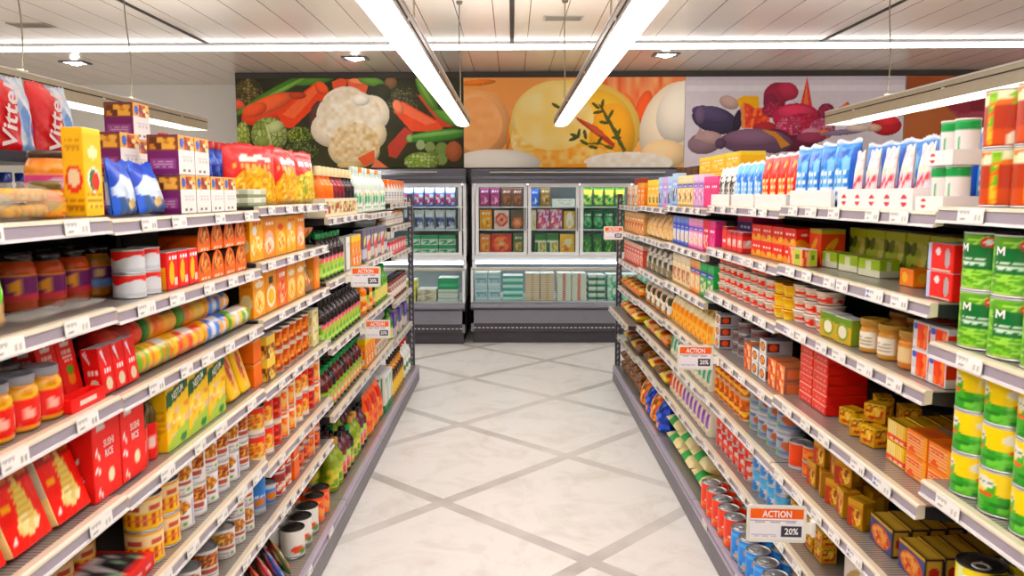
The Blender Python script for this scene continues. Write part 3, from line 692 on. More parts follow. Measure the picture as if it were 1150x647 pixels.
BAYN = ['nearest to the viewer', 'second from the near end', 'third from the near end', 'fourth from the near end', 'fifth from the near end', 'last at the freezer end']
def bay(side, i):
    y0, y1 = YB[i], YB[i + 1]; w = y1 - y0; lip = LX if side < 0 else RX
    CX = 1.12
    t = empty('shelving_bay', (side * CX, (y0 + y1) / 2, 0), PI / 2 if side < 0 else -PI / 2)
    tag(t, 'grey steel shelving bay on the %s side, %s' % ('pasta and sauce' if side < 0 else 'canned fish and rice', BAYN[i]), 'shelving', 'grocery shelving bays')
    yf = -(CX - lip); h = w / 2
    b = MB(); b.box(-h, .235, .02, h, .25, 1.575, mat='dark_steel'); b.obj('back_panel', t)
    for s_ in (-1, 1):
        b = MB(); b.box(s_ * (h - .022) - .018, .2, 0, s_ * (h - .022) + .018, .2345, 1.57, mat='dark_steel'); b.obj('upright', t)
    kx = -(CX - (.80 if side < 0 else .87))
    b = MB(); b.prism([(kx + .03, 0), (kx + .004, .0), (kx, .012), (kx + .004, .10), (kx + .03, .1)], 'x', -h, h, ['#6f6a66', '#6f6a66', '#8a8580', '#6a6560'], 'grey_steel'); b.obj('kick_plate', t)
    b = MB(); b.box(-h + .002, kx + .025, .1, h - .002, .23, BASE - .001, mat='shelf_sheet')
    bs = b.obj('base_shelf', t)
    zs = (ZL if side < 0 else ZR)[i]
    rs = random.Random(i * 7 + side)
    for j, z in list(enumerate(zs)) + [(-1, .102)]:
        ext = 0
        if side > 0 and i == 5 and j == 4: ext = -.075
        f = yf + ext if j >= 0 else kx
        if j >= 0:
            b = MB(); b.box(-h + .003, f + .02, z + .012, h - .003, .23, z + BT - .0005, mat='shelf_sheet')
            for s_ in (-1, 1): b.prism([(f + .02, z + .002), (f + .02, z + .03), (.23, z + .03), (.23, z - .045)], 'x', s_ * (h - .004) - .002, s_ * (h - .004) + .002, ['#333'], 'dark_steel')
            sh = b.obj('shelf', t)
        else:
            sh = bs
        b = MB()
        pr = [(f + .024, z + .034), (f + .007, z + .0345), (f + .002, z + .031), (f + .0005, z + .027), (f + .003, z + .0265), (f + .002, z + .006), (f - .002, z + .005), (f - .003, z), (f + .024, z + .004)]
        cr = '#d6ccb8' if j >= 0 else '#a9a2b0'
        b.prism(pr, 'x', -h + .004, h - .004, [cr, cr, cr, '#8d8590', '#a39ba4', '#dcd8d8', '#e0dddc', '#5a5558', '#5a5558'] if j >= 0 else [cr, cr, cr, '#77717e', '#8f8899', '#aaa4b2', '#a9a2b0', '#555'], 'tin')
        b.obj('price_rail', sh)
        if j < 0 and i > 2: continue
        n = rs.choice((4, 5, 5, 6)) if w < 1.2 else 6
        if j < 0: n = 2
        for q in range(n):
            x = -h + .06 + (w - .12) * (q + .5 + rs.uniform(-.25, .25)) / n
            if w > 1.2 and (x * side) > .3: continue
            p = bpy.data.objects.new('price_tag', tagm[rs.randrange(4) if side > 0 else rs.choice((0, 1, 3))]); COL.objects.link(p); p.parent = sh
            p.location = (x, f - .001, z + .0035)
    if i == 5:
        b = MB(); z = np.linspace(.1, 1.6, 61); u, v = np.meshgrid(np.linspace(0, 1, 8), z)
        X = -h - .004 if side > 0 else h + .004; X2 = X + .02 * (1 if side < 0 else -1)
        fy = yf - .01
        ops = [('f', '#4a4850')] + [('r', .35, q, .65, q + .022, '#b9b6bd') for q in np.arange(.14, 1.58, .05)]
        for yy in (fy, fy + .045):
            b.grid(np.stack([X + (X2 - X) * u, 0 * u + yy, v], -1), paint(ops, u, v), 'tin')
        for xx in (X, X2):
            b.grid(np.stack([0 * u + xx, fy + .045 * u, v], -1), paint(ops, u, v), 'tin')
        b.box(min(X, X2), fy, 0, max(X, X2), fy + .06, .1, mat='dark_steel')
        b.obj('end_post', t)
    return t
for i in range(6):
    bay(-1, i); bay(1, i)
# the raised shelf on the far side of the left-hand run that carries the shrink-wrapped water
t = empty('raised_rack', (-1.68, 2.2, 0), PI / 2); tag(t, 'dark raised rack shelf carrying the shrink wrapped water packs', 'shelving')
b = MB(); b.box(-.75, -.2, 1.705, .75, .25, 1.725, mat='dark_steel'); b.box(-.75, -.21, 1.695, .75, -.2, 1.728, mat='dark_steel'); b.obj('shelf', t)
for x in (-.72, .72):
    b = MB(); b.box(x - .015, .22, 0, x + .015, .25, 1.7, mat='dark_steel'); b.obj('upright', t)
b = MB(); b.box(-.74, -.2, 1.475, .74, .25, 1.495, mat='dark_steel'); b.obj('shelf', t)

# ------------------------------------------------------------------ promotion cards on the shelf lips
def sign(side, y, z, label, pct, w=.16, h=.108, yaw=0.):
    lip = LX if side < 0 else RX
    t = empty('promotion_sign', (side * (lip - .012), y, z), math.radians(yaw)); tag(t, label, 'sign', 'orange and white promotion cards')
    s = -side
    x0, x1 = (.02, .02 + w) if s > 0 else (-.02 - w, -.02)
    b = MB(); r = .008; a = np.linspace(0, PI / 2, 5)
    pts = [(x1 - r + r * math.cos(q), h - r + r * math.sin(q)) for q in a] + [(x0 + r - r * math.sin(q), h - r + r * math.cos(q)) for q in a] + [(x0 + r - r * math.cos(q), r - r * math.sin(q)) for q in a] + [(x1 - r + r * math.sin(q), r - r * math.cos(q)) for q in a]
    for yy in (-.004, .004): b.poly([(p, yy, q) for p, q in pts], '#e9e6dc')
    for k in range(len(pts)):
        p, q = pts[k], pts[(k + 1) % len(pts)]
        b.poly([(p[0], -.004, p[1]), (q[0], -.004, q[1]), (q[0], .004, q[1]), (p[0], .004, p[1])], '#d9d5c8')
    fr = b.obj('frame', t)
    b = MB(); u, v = np.meshgrid(np.linspace(0, 1, 60), np.linspace(0, 1, 40))
    ops = [('f', '#f3f1f5'), ('r', 0, .68, 1, 1, '#f26b1d'), ('r', 0, .61, .88, .63, '#8a8288'), ('t', 0, .56, .85, .60, 1, '#77707a'), ('t', .02, .1, .5, .17, 2, '#b9b4c0'), ('r', .58, .1, .98, .46, '#3c3946')]
    m_ = .009
    b.grid(np.stack([x0 + m_ + u * (w - 2 * m_), 0 * u - .0046, m_ + v * (h - 2 * m_)], -1), paint(ops, u, v), 'paper')
    iw, ih = w - 2 * m_, h - 2 * m_
    b.text('ACTION', (x0 + m_ + iw * .5, -.0058, m_ + ih * .84), (1, 0, 0), (0, 0, 1), ih * .22, '#ffffff', sx=.8)
    b.text(pct, (x0 + m_ + iw * .78, -.0058, m_ + ih * .28), (1, 0, 0), (0, 0, 1), ih * .22, '#ffffff', sx=.85)
    b.obj('printed_card', t)
    b = MB(); xa, xb = (-.004, .03) if s > 0 else (-.03, .004)
    b.box(xa, -.003, h * .25, xb, .003, h * .55, '#efece4', 'gloss'); b.box(-.006, -.012, h * .2, .004, .012, h * .6, '#efece4', 'gloss')
    b.obj('clip', t)
sign(1, 2.24, .575, 'white card with orange banner, large, in front of the blue tins', '20%', .172, .112, -4)
sign(1, 3.36, .845, 'white card with orange banner, in front of the teal rice bags', '20%', .152, .108, -4)
sign(1, 6.2, 1.245, 'small white card with orange banner at the freezer end', '20%', .15, .105, -3)
sign(-1, 4.0, 1.13, 'white card with orange banner beside dark soft drinks, upper of two', '20%', .15, .105, 4)
sign(-1, 4.35, .80, 'white card with orange banner beside dark soft drinks, lower of two', '20%', .14, .105, 4)

# ------------------------------------------------------------------ freezers
def freezer(x0, x1, doors, label, yb=8.42, chest_x=None):
    t = empty('freezer_cabinet', ((x0 + x1) / 2, yb + .4, 0)); tag(t, label, 'freezer', 'combined freezer cabinets')
    ox, oy = (x0 + x1) / 2, yb + .4; hw = (x1 - x0) / 2
    def bx(b, xa, ya, za, xb, yb_, zb, mat, col='#888'): b.box(xa - ox, ya - oy, za, xb - ox, yb_ - oy, zb, col, mat)
    y = yb
    b = MB(); bx(b, x0 + .02, y + .05, 0, x1 - .02, y + .84, .13, 'cabinet_dark'); b.obj('plinth', t)
    b = MB(); bx(b, x0, y + .005, .13, x1, y + .1, .22, 'cabinet_dark'); bx(b, x0, y, .22, x1, y + .1, .37, 'cabinet_grey'); bx(b, x0, y - .006, .365, x1, y + .08, .378, 'cabinet_dark'); b.obj('front_panel', t)
    b = MB()
    n = int((x1 - x0) / .045)
    for k in range(n): bx(b, x0 + .03 + k * .045, y + .001, .168, x0 + .03 + k * .045 + .026, y + .004, .176, 'white_card')
    b.obj('vent_slots', t)
    b = MB(); b.prism([(y - .03 - oy, .385), (y + .06 - oy, .38), (y + .06 - oy, .445), (y - .012 - oy, .45), (y - .04 - oy, .43), (y - .045 - oy, .40)], 'x', -hw, hw, ['#888'], 'cabinet_grey'); b.obj('bumper', t)
    b = MB(); bx(b, x0, y + .02, .44, x1, y + .84, .46, 'cabinet_white'); bx(b, x0, y + .82, .13, x1, y + .84, 1.86, 'cabinet_inner')
    for xx in (x0, x1 - .03): bx(b, xx, y + .30, .45, xx + .03, y + .84, 1.76, 'cabinet_white'); bx(b, xx, y + .0, .13, xx + .03, y + .84, .46, 'cabinet_grey')
    b.obj('body', t)
    b = MB(); bx(b, x0 + .02, y + .002, .45, x1 - .02, y + .006, .80, 'glass'); b.obj('chest_glass', t)
    b = MB(); bx(b, x0, y - .012, .795, x1, y + .02, .822, 'housing'); bx(b, x0, y - .012, .44, x0 + .025, y + .3, .80, 'cabinet_white'); bx(b, x1 - .025, y - .012, .44, x1, y + .3, .80, 'cabinet_white'); b.obj('glass_rail', t)
    yu = y + .30
    b = MB(); b.prism([(yu - .02 - oy, .895), (yu + .05 - oy, .84), (yu + .5 - oy, .84), (yu + .5 - oy, .925), (yu - .02 - oy, .925)], 'x', -hw, hw, ['#888'], 'cabinet_white'); b.obj('ledge', t)
    b = MB(); bx(b, x0 + .04, yu + .03, .832, x1 - .04, yu + .06, .842, 'freezer_light'); b.obj('chest_lamp', t)
    b = MB(); bx(b, x0, yu - .03, 1.715, x1, y + .84, 1.87, 'canopy_grey'); b.prism([(yu - .03 - oy, 1.86), (yu - .10 - oy, 1.79), (yu - .10 - oy, 1.765), (yu - .03 - oy, 1.765)], 'x', -hw, hw, ['#888'], 'canopy_grey')
    b.obj('canopy', t)
    b = MB(); bx(b, x0 + .2, yu - .108, 1.83, x1 - .3, yu - .09, 1.84, 'housing'); b.obj('canopy_strip', t)
    b = MB(); bx(b, x0 + .04, yu + .05, 1.700, x1 - .04, yu + .09, 1.712, 'freezer_light'); b.obj('cabinet_lamp', t)
    for z in (.925, 1.20, 1.45):
        b = MB(); bx(b, x0 + .03, yu + .07, z, x1 - .03, y + .82, z + .012, 'cabinet_white'); b.obj('rack_shelf', t)
    for i, (a, c) in enumerate(doors):
        b = MB(); f = .035
        bx(b, a, yu - .02, .93, a + f, yu + .015, 1.7155, 'cabinet_white'); bx(b, c - f, yu - .02, .93, c, yu + .015, 1.7155, 'cabinet_white')
        bx(b, a + f, yu - .02, .93, c - f, yu + .015, .965, 'cabinet_white'); bx(b, a + f, yu - .02, 1.675, c - f, yu + .015, 1.7155, 'cabinet_white')
        d = b.obj('door', t)
        b = MB(); bx(b, a + f, yu - .004, .965, c - f, yu + .002, 1.675, 'glass'); b.obj('pane', d)
        b = MB(); bx(b, c - f + .008, yu - .045, 1.2, c - f + .02, yu - .02, 1.45, 'grey_steel'); b.obj('handle', d)
    return t
freezer(-.44, 1.95, [(-.40, .165), (.175, .735), (.745, 1.30), (1.31, 1.87)], 'wide grey freezer cabinet with glass doors over a long chest, facing the aisle')
freezer(-1.98, -.50, [(-1.92, -1.33), (-1.32, -.545)], 'narrower grey freezer cabinet, partly hidden by the sauce shelves', 8.34)

def wares(name, cat, spec, grp, where):
    """frozen goods behind glass: (x0, x1, z, h, y, depth, artwork, description, how many side by side, layers)"""
    for (x0, x1, z, h, y, d, F, desc, n, lay) in spec:
        wd = (x1 - x0) / n
        key = desc
        (carton if name != 'frozen_bag' else bag)(key, name, wd - .008, d, h, F, cat=cat, res=(10, 12))
        for i in range(n):
            for k in range(lay):
                l = desc + ' ' + where
                if n > 1: l += ', %s from left' % ORD[i]
                if lay > 1: l += ', %s layer up' % ORD[k]
                o = copy_of(K[key]); o.location = (x0 + wd * (i + .5), y + d / 2, z + k * (h + .001)); o.rotation_euler = (0, 0, random.uniform(-.015, .015)); tag(o, l, K[key].cat, grp)
def art(base, pic, edge=None, band=None, txt='#fff', bx=(.15, .12, .85, .6), nx=4, ny=4):
    o = [('f', base)]
    if band: o.append(('r', 0, .72, 1, .95, band))
    o.append(('v', bx[0], bx[1], bx[2], bx[3], nx, ny, pic, edge)); o.append(('t', .15, .75, .85, .9, 1, txt))
    return o
YU = 8.42 + .30 + .10
S1, S2, S3 = 1.463, 1.213, .938
wares('frozen_box', 'frozen food', [
  (-.36, -.13, S1, .205, YU, .2, art('#7c2a5c', ['#c85a8a', '#e8b4c8', '#8d2f62']), 'purple frozen dessert box', 2, 1), (-.12, .12, S1, .2, YU, .2, art('#6b4030', ['#8f5a3a', '#53321f', '#a8724a']), 'brown frozen cake box', 2, 1),
  (-.36, -.22, S2, .215, YU, .2, art('#f2a51c', ['#f6c53e', '#e07a1a', '#fbe08a']), 'yellow frozen food box', 1, 1), (-.20, -.03, S2, .21, YU, .2, [('f', '#f0d7d0'), ('e', .5, .5, .42, .4, '#c23a34'), ('e', .5, .5, .28, .27, '#e9a58f'), ('e', .5, .5, .12, .12, '#b52c28')], 'pale box with round red tart', 1, 1), (-.01, .13, S2, .21, YU, .2, [('f', '#6a5540'), ('e', .5, .35, .4, .28, '#d97a4a'), ('e', .5, .35, .22, .15, '#f0b088')], 'brown box with round cake', 1, 1),
  (-.36, -.24, S3, .215, YU, .2, art('#ef8a1c', ['#f6a52e', '#e0561a', '#f9c96a']), 'orange frozen meal box', 1, 1), (-.235, .0, S3, .22, YU, .2, [('f', '#b8281f'), ('e', .5, .5, .42, .42, '#e0452a'), ('V', .5, .5, .36, .36, 6, 6, ['#e86a3a', '#c9321f', '#f0a05a'], None), ('e', .5, .5, .12, .14, '#f0c79a')], 'red frozen pizza box', 1, 1), (.01, .13, S3, .22, YU, .2, art('#5c6a3a', ['#c9a05a', '#7a8a4a', '#e0c890']), 'olive frozen box', 1, 1),
  (.21, .30, S1, .19, YU, .2, art('#2f62b8', ['#5a8ad8', '#d8e4f6', '#24509c']), 'blue small frozen box', 1, 1), (.31, .43, S1, .205, YU, .2, art('#8a6a3c', ['#b48a52', '#6a4a28', '#d8b880']), 'tan frozen box', 1, 1), (.44, .70, S1, .085, YU, .2, art('#eceae4', ['#d8d4c8', '#f4f2ec'], txt='#888'), 'white flat frozen carton', 1, 1),
  (.21, .27, S2, .215, YU, .2, art('#f0e4c4', ['#e0b870', '#f6eed8']), 'cream slim frozen box', 1, 1), (.28, .56, S2, .22, YU, .2, [('f', '#e8a0a8'), ('v', 0, 0, 1, 1, 8, 7, ['#d8405a', '#f4e4e0', '#e88aa0', '#8a4ab0', '#f0c8c0'], None)], 'pink and white patterned ice cream box', 2, 1), (.57, .70, S2, .2, YU, .2, [('f', '#f0b840'), ('V', .55, .5, .4, .42, 6, 6, ['#f4ecd8', '#e8d8b0', '#fbf6ea'], None)], 'yellow box with white pastry', 1, 1),
  (.25, .52, S3, .22, YU, .2, [('f', '#e8ead8'), ('r', 0, .7, 1, 1, '#3f7a3c'), ('r', 0, 0, .3, .6, '#2f6a34'), ('v', .35, .1, .95, .6, 4, 4, ['#d8a05a', '#f0d8a8', '#8aa84a'], None)], 'green and white frozen vegetable box', 2, 1), (.53, .70, S3, .22, YU, .2, [('f', '#f0c050'), ('E', .5, .5, .35, .22, 40, '#f6e6b8'), ('E', .4, .3, .2, .14, -30, '#e07a20')], 'yellow frozen pastry box', 1, 1)],
  'frozen boxes behind the glass doors', 'behind freezer glass')
wares('frozen_bag', 'frozen food', [
  (.78, 1.26, S1, .21, YU, .1, [('f', '#3f8a34'), ('v', .1, .1, .9, .6, 5, 5, ['#6ab04a', '#2f6a2a', '#a8d070', '#e8e4a0'], None), ('r', .1, .65, .9, .85, '#e8d84a')], 'green and yellow frozen vegetable bag', 4, 1),
  (.78, 1.26, S2, .21, YU, .1, [('f', '#1f7a4a'), ('v', .1, .1, .9, .6, 5, 5, ['#3fa86a', '#145a34', '#8ad0a0'], None), ('t', .15, .7, .85, .9, 1, '#fff')], 'deep green frozen vegetable bag', 4, 1),
  (.78, 1.26, S3, .22, YU, .1, [('f', '#2a7038'), ('v', .05, .05, .95, .7, 6, 6, ['#4a9a3a', '#1a4a24', '#8ac05a', '#2f7a34'], None)], 'leaf green frozen spinach bag', 4, 1),
  (-1.2, -.62, S1, .215, YU - .08, .1, [('f', '#5a72b4'), ('v', .1, .1, .9, .6, 4, 4, ['#b8345a', '#8a2a6a', '#d8e0f0'], None), ('r', 0, .7, 1, .92, '#e8ecf6')], 'blue frozen berry bag', 5, 1),
  (-1.2, -.62, S2, .215, YU - .08, .1, [('f', '#e8ecf4'), ('v', .1, .1, .9, .65, 4, 4, ['#2a3470', '#4a5a9a', '#e0e4f0', '#1f2450'], None)], 'white frozen bag with navy print', 5, 1)],
  'frozen bags behind the glass doors', 'behind freezer glass')
wares('frozen_tub', 'frozen food', [(-1.2, -.62, S3, .105, YU - .08, .18, [('f', '#e4ece4'), ('r', 0, .6, 1, 1, '#3f9a6a'), ('v', .1, .1, .9, .5, 4, 2, ['#5ab088', '#d8e8d8', '#2f7a54'], None)], 'green and white ice cream tub', 3, 2)], 'ice cream tubs', 'behind freezer glass')
YC = 8.42 + .03
ch = '.46'
wares('frozen_pack', 'frozen food', [
  (-.40, -.12, .462, .15, YC, .24, [('f', '#dfe9ee'), ('S', 0, 0, 1, 1, 5, '#b8d4e0'), ('t', .1, .3, .9, .7, 2, '#5a8aa8')], 'pale blue frozen fish pack', 2, 2),
  (-.10, .12, .462, .066, YC, .24, [('f', '#8accc4'), ('r', 0, .2, 1, .5, '#dff0ec'), ('r', 0, .7, 1, 1, '#3fa098')], 'teal frozen pack', 1, 4),
  (.14, .46, .462, .02, YC, .24, [('f', '#efe6d2'), ('r', 0, 0, 1, .3, '#b86a4a'), ('r', .4, .3, .6, 1, '#d8c8a8')], 'slim cream and brown frozen carton', 2, 14),
  (.48, .80, .462, .02, YC, .24, [('f', '#eef0e6'), ('r', 0, 0, 1, .3, '#d8dcd0'), ('r', .42, .2, .58, 1, '#d86a5a')], 'slim white and red frozen carton', 2, 14),
  (.82, 1.0, .462, .068, YC, .24, [('f', '#e8efe8'), ('r', 0, .2, 1, .55, '#2f7a5a'), ('t', .1, .65, .9, .9, 1, '#555')], 'white frozen pack with dark green stripe', 2, 4)], 'frozen packs stacked in the long chest', 'in the chest')
wares('frozen_sack', 'frozen food', [(1.02, 1.5, .462, .14, YC, .24, [('f', '#d8ece0'), ('v', 0, 0, 1, 1, 5, 4, ['#8ad0b0', '#eaf6ee', '#3fa880', '#c8e4d4'], None)], 'mint green frozen sack', 3, 2)], 'frozen packs stacked in the long chest', 'in the chest')
YC2 = 8.34 + .03
wares('frozen_pack', 'frozen food', [
  (-1.25, -1.02, .462, .075, YC2, .24, [('f', '#e8dc3a'), ('r', 0, .1, 1, .35, '#f4f0c0'), ('t', .1, .5, .9, .85, 1, '#8a8420')], 'bright yellow frozen pack', 1, 3), (-1.01, -.8, .462, .065, YC2, .24, [('f', '#c8bca8'), ('v', 0, 0, 1, 1, 5, 3, ['#d8ccb8', '#a89a88', '#e4dac8'], None)], 'beige frozen pack', 1, 2),
  (-.79, -.57, .462, .065, YC2, .24, [('f', '#dfe4dc'), ('r', 0, .3, 1, .7, '#b8c0b8')], 'pale grey frozen pack', 1, 2), (-.79, -.57, .594, .12, YC2, .24, [('f', '#2f9a6a'), ('r', .1, .2, .9, .5, '#5ab890')], 'green frozen box on grey packs', 1, 1)], 'frozen packs in the short chest', 'in the short chest')

# ------------------------------------------------------------------ goods: LEFT run
W = '#f4f1ea'
def T(side, bay_, sh): return zt(side, bay_, sh)
A, B, C_, D, E_, F_ = 'ABCDEF'
# rusks in clear bags, top shelf, nearest
def biscuit_packet(key, w, d, h):
    pillow(key, 'biscuit_packet', w, d, h, [('f', '#e8dcc4')], 'biscuit packet', mat='cellophane', seed=4)
    o = K[key].root
    for i in range(3):
        b = MB(); cx = -w / 2 + w * (i + .5) / 3
        for j in range(2):
            b.lathe([(.0005, .006 + j * h * .42), (w * .1, .004 + j * h * .42), (w * .145, .008 + j * h * .42), (w * .15, .016 + j * h * .42), (w * .14, h * .36 + j * h * .42), (w * .08, h * .4 + j * h * .42), (.0005, h * .39 + j * h * .42)], 16, ops=[('f', '#d9a04e'), ('r', 0, .35, 1, .75, '#f0d9a6'), ('v', 0, .0, 1, 1, 12, 5, ['#e2ab57', '#cf9040', '#f0d09a', '#e6b868'], None)], mat='paper', cx=cx, cy=-d * .12)
        ob = b.obj('biscuit', o, False); K[key].kids.append(ob)
biscuit_packet('rusk', .145, .13, .072)
for i, (y, l) in enumerate(((1.335, 'clear bag of round golden biscuits at the very near end of the top shelf'), (1.50, 'clear bag of round golden biscuits lying before the yellow box'))):
    put('rusk', -1, -.94, y, T(-1, A, 1) + .0006, l, 'bags of biscuits', random.uniform(-.1, .1))
biscuit_packet('rusk2', .16, .13, .07)
put('rusk2', -1, -1.09, 1.50, T(-1, A, 1) + .0006, 'clear bag of yellow biscuits behind the front bags', 'bags of biscuits', .05)
jar('pinkjar', 'sauce_jar', .05, .15, [('f', '#e38a1c'), ('r', 0, .44, 1, .70, '#d24a8a'), ('r', 0, .69, 1, .73, '#f0b040'), ('e', .38, .56, .08, .08, '#e9c8d8'), ('e', .62, .56, .08, .08, '#e9c8d8'), ('r', 0, .78, 1, .92, '#f0a43a')], '#4a3a2c')
put('pinkjar', -1, -1.10, 1.90, T(-1, A, 1) + .0006, 'orange sauce jar with pink label and brown lid behind the yellow box', 'orange sauce jars')
jar('orangejar', 'sauce_jar', .034, .075, [('f', '#e0871c'), ('v', 0, .1, 1, .6, 12, 4, ['#f0a02c', '#d8741a', '#c9a03a'], None)], '#6b5a2c')
put('orangejar', -1, -.95, 1.625, T(-1, A, 1) + .0006, 'small orange jar just before the tall yellow box', 'orange sauce jars')
carton('yellowbox', 'biscuit_box', .085, .045, .19, [('f', '#f6c81c'), ('r', 0, .93, 1, 1, '#f9dc4a'), ('e', .5, .72, .28, .07, '#fff3c0'), ('e', .5, .42, .36, .14, '#f7efe0'), ('e', .45, .42, .2, .12, '#2f7a3c'), ('e', .6, .40, .2, .11, '#d83a24'), ('r', .1, .1, .9, .22, '#f9de5a'), ('t', .1, .1, .9, .3, 3, '#c98a1a')],
       [('f', '#f3bd1e'), ('e', .5, .42, .4, .16, '#d8472c'), ('e', .5, .44, .28, .1, '#f0d8b0'), ('t', .15, .72, .85, .9, 3, '#c9921a'), ('t', .1, .05, .9, .22, 3, '#b8801a')], cat='biscuit box')
put('yellowbox', -1, -.935, 1.745, T(-1, A, 1) + .035 * 0 + .0006, 'tall yellow biscuit box on the top shelf beside blue pouches', None, .06)
bag('bluepouch', 'milk_powder_pouch', .125, .045, .13, [('f', '#2d63c8'), ('r', .1, .0, .95, .35, '#3a5c8c'), ('p', [(.0, .35), (1, .2), (1, .6), (.1, .8)], '#d6e4f4'), ('p', [(.0, .5), (.6, .95), (.3, 1), (0, .8)], '#1d48b0'), ('e', .62, .5, .26, .08, '#fff'), ('E', .55, .2, .2, .09, 20, '#c9b070')], cat='pouch', seed=3)
put('bluepouch', -1, -.94, 1.925, T(-1, B, 1) + .0035, 'blue milk powder pouch beside the tall yellow box', 'blue pouches', .1, -.1)
put('bluepouch', -1, -.93, 2.055, T(-1, B, 1) + .006, 'blue milk powder pouch against the purple couscous boxes', 'blue pouches', -.05, -.22)
cous_f = [('f', '#f4f0ec'), ('r', 0, .62, 1, 1, '#f0b350'), ('v', .35, .64, .95, .97, 3, 3, ['#b8603a', '#e8c070', '#f6e0b0', '#8a3a2a'], None), ('e', .2, .8, .13, .13, '#3f68b8'), ('t', .2, .35, .85, .5, 2, '#d4cdd0'), ('r', .25, .08, .4, .14, '#6a6468'), ('r', .55, .08, .7, .14, '#6a6468')]
cous_s = [('f', '#6d1f5c'), ('r', 0, .6, 1, .96, '#7a4a24'), ('v', .08, .62, .92, .92, 4, 2, ['#c98a3a', '#8a4a24', '#e8b45a', '#5a3018'], None), ('r', 0, .96, 1, 1, '#5a1848'), ('r', .12, .14, .88, .4, '#8d4a80'), ('t', .18, .18, .8, .36, 3, '#c8a0c0')]
carton('couscous', 'couscous_box', .105, .085, .105, cous_f, cous_s, [('f', '#7a2a68')], cat='couscous box')
row(-1, T(-1, B, 1), 'couscous', 2.185, 4, .108, .885, 'white fronted purple couscous box', 'couscous boxes', tiers=2, jit=.01, skip={(2, 1), (3, 1)})
for i, t_ in enumerate((0, 1, 2)):
    put('couscous', -1, -1.13, 2.37, T(-1, B, 1) + .0006 + t_ * .1055, 'purple couscous box in the rear stack, ' + ('lowest', 'middle', 'topmost, standing highest')[i], 'couscous boxes')
for t_ in (0, 1): put('couscous', -1, -1.035, 2.09, T(-1, B, 1) + .0006 + t_ * .1055, 'purple couscous box standing alone behind the blue pouch, ' + ('lower one', 'upper one')[t_], 'couscous boxes')
bottle('bluebottle', 'water_bottle', .036, .25, [('f', '#3a5cc0'), ('r', 0, .2, 1, .55, '#2846a8'), ('v', 0, .2, 1, .8, 10, 8, ['#2f50b4', '#5c82d8', '#24409c'], None)], '#b8322c', neck=.42)
row(-1, T(-1, C_, 1), 'bluebottle', 2.78, 9, .085, 1.17, 'blue bottle with red cap behind the pasta bags', 'blue bottles on the top shelf')
pasta = [('f', '#cc2018'), ('e', .52, .2, .5, .42, '#e2b020'), ('V', .52, .2, .47, .39, 12, 10, ['#f4cc3a', '#ecb628', '#f9dc6c', '#e6a81c'], '#d0901a', 3), ('s', .1, .60, .9, .66, 12, '#e8c050'), ('t', .14, .7, .86, .86, 1, '#fbeee0', 5), ('E', .3, .78, .1, .05, 30, '#fff4ea'), ('E', .62, .79, .12, .04, -20, '#fff4ea'), ('r', 0, .93, 1, 1, '#b81c18')]
bag('pasta', 'pasta_bag', .255, .075, .225, pasta, cat='pasta bag', res=(24, 26), seed=5)
bag('pasta2', 'pasta_bag', .23, .07, .225, [('f', '#c42420'), ('p', [(0, 0), (1, 0), (1, .72), (.0, .5)], '#e9cf4a'), ('v', 0, .02, 1, .5, 9, 8, ['#f0d858', '#e4c236', '#8fae3c', '#f6e68c'], '#c9a52a', 5), ('t', .12, .72, .9, .86, 1, '#fff')], cat='pasta bag', res=(24, 26), seed=8)
put('pasta', -1, -.985, 3.0, T(-1, C_, 1) + .001, 'big red bag of yellow pasta, first beyond the couscous boxes', 'red pasta bags', -.5)
put('pasta', -1, -.945, 3.285, T(-1, C_, 1) + .001, 'big red bag of yellow pasta, middle of the three', 'red pasta bags', -.1)
put('pasta2', -1, -.935, 3.54, T(-1, C_, 1) + .001, 'red bag of curly pasta beside the sauce bottles', 'red pasta bags', -.15)
carton('flatpack', 'ready_meal_tray', .2, .11, .028, [('f', '#c9cdb8'), ('r', 0, 0, 1, .4, '#8a9a78'), ('r', .3, .4, .7, .9, '#f0ece0')], T=[('f', '#d8dcc4'), ('v', .1, .1, .9, .9, 5, 4, ['#b8c490', '#e8e4cc', '#98a870'], None)], cat='meal tray')
for k in range(2): put('flatpack', -1, -.945, 2.79, T(-1, C_, 1) + .0006 + k * .029, ('pale green flat meal tray under another, before the pasta bags', 'pale green flat meal tray on top, before the pasta bags')[k], 'flat meal trays')
# sauces with cream caps in a printed tray
def tray(key, name, w, d, h, F, cat='display tray', wall=.004):
    b = MB(); u, v = np.meshgrid(np.linspace(0, 1, 110), np.linspace(0, 1, 26))
    b.box(-w / 2, -d / 2, 0, w / 2, d / 2, .003, F[0][1])
    for s_, o_ in ((-1, 0), (1, 0)):
        b.box(s_ * (w / 2 - wall), -d / 2, .003, s_ * w / 2, d / 2, h, F[0][1])
    b.box(-w / 2 + wall, d / 2 - wall, .003, w / 2 - wall, d / 2, h, F[0][1]); b.box(-w / 2 + wall, -d / 2, .003, w / 2 - wall, -d / 2 + wall, h, F[0][1])
    b.grid(np.stack([(u - .5) * w, 0 * u - d / 2 - .0004, v * h], -1), paint(F, u, v))
    return reg(key, b.obj(name, None, False), w, d, h, cat)
for nm, c1, c2 in (('sa', '#e0701a', '#f08a2a'), ('sb', '#6b1f2a', '#8d2a34'), ('sc', '#1f1a20', '#33262c')):
    bottle(nm, 'sauce_bottle', .034, .24, [('f', c1), ('r', 0, .3, 1, .6, c2), ('r', .3, .34, .7, .5, c1), ('r', 0, .62, 1, .75, c2)], '#e8d6ac', neck=.45, sh=.6, cap_h=.045, cap_r=1.2)
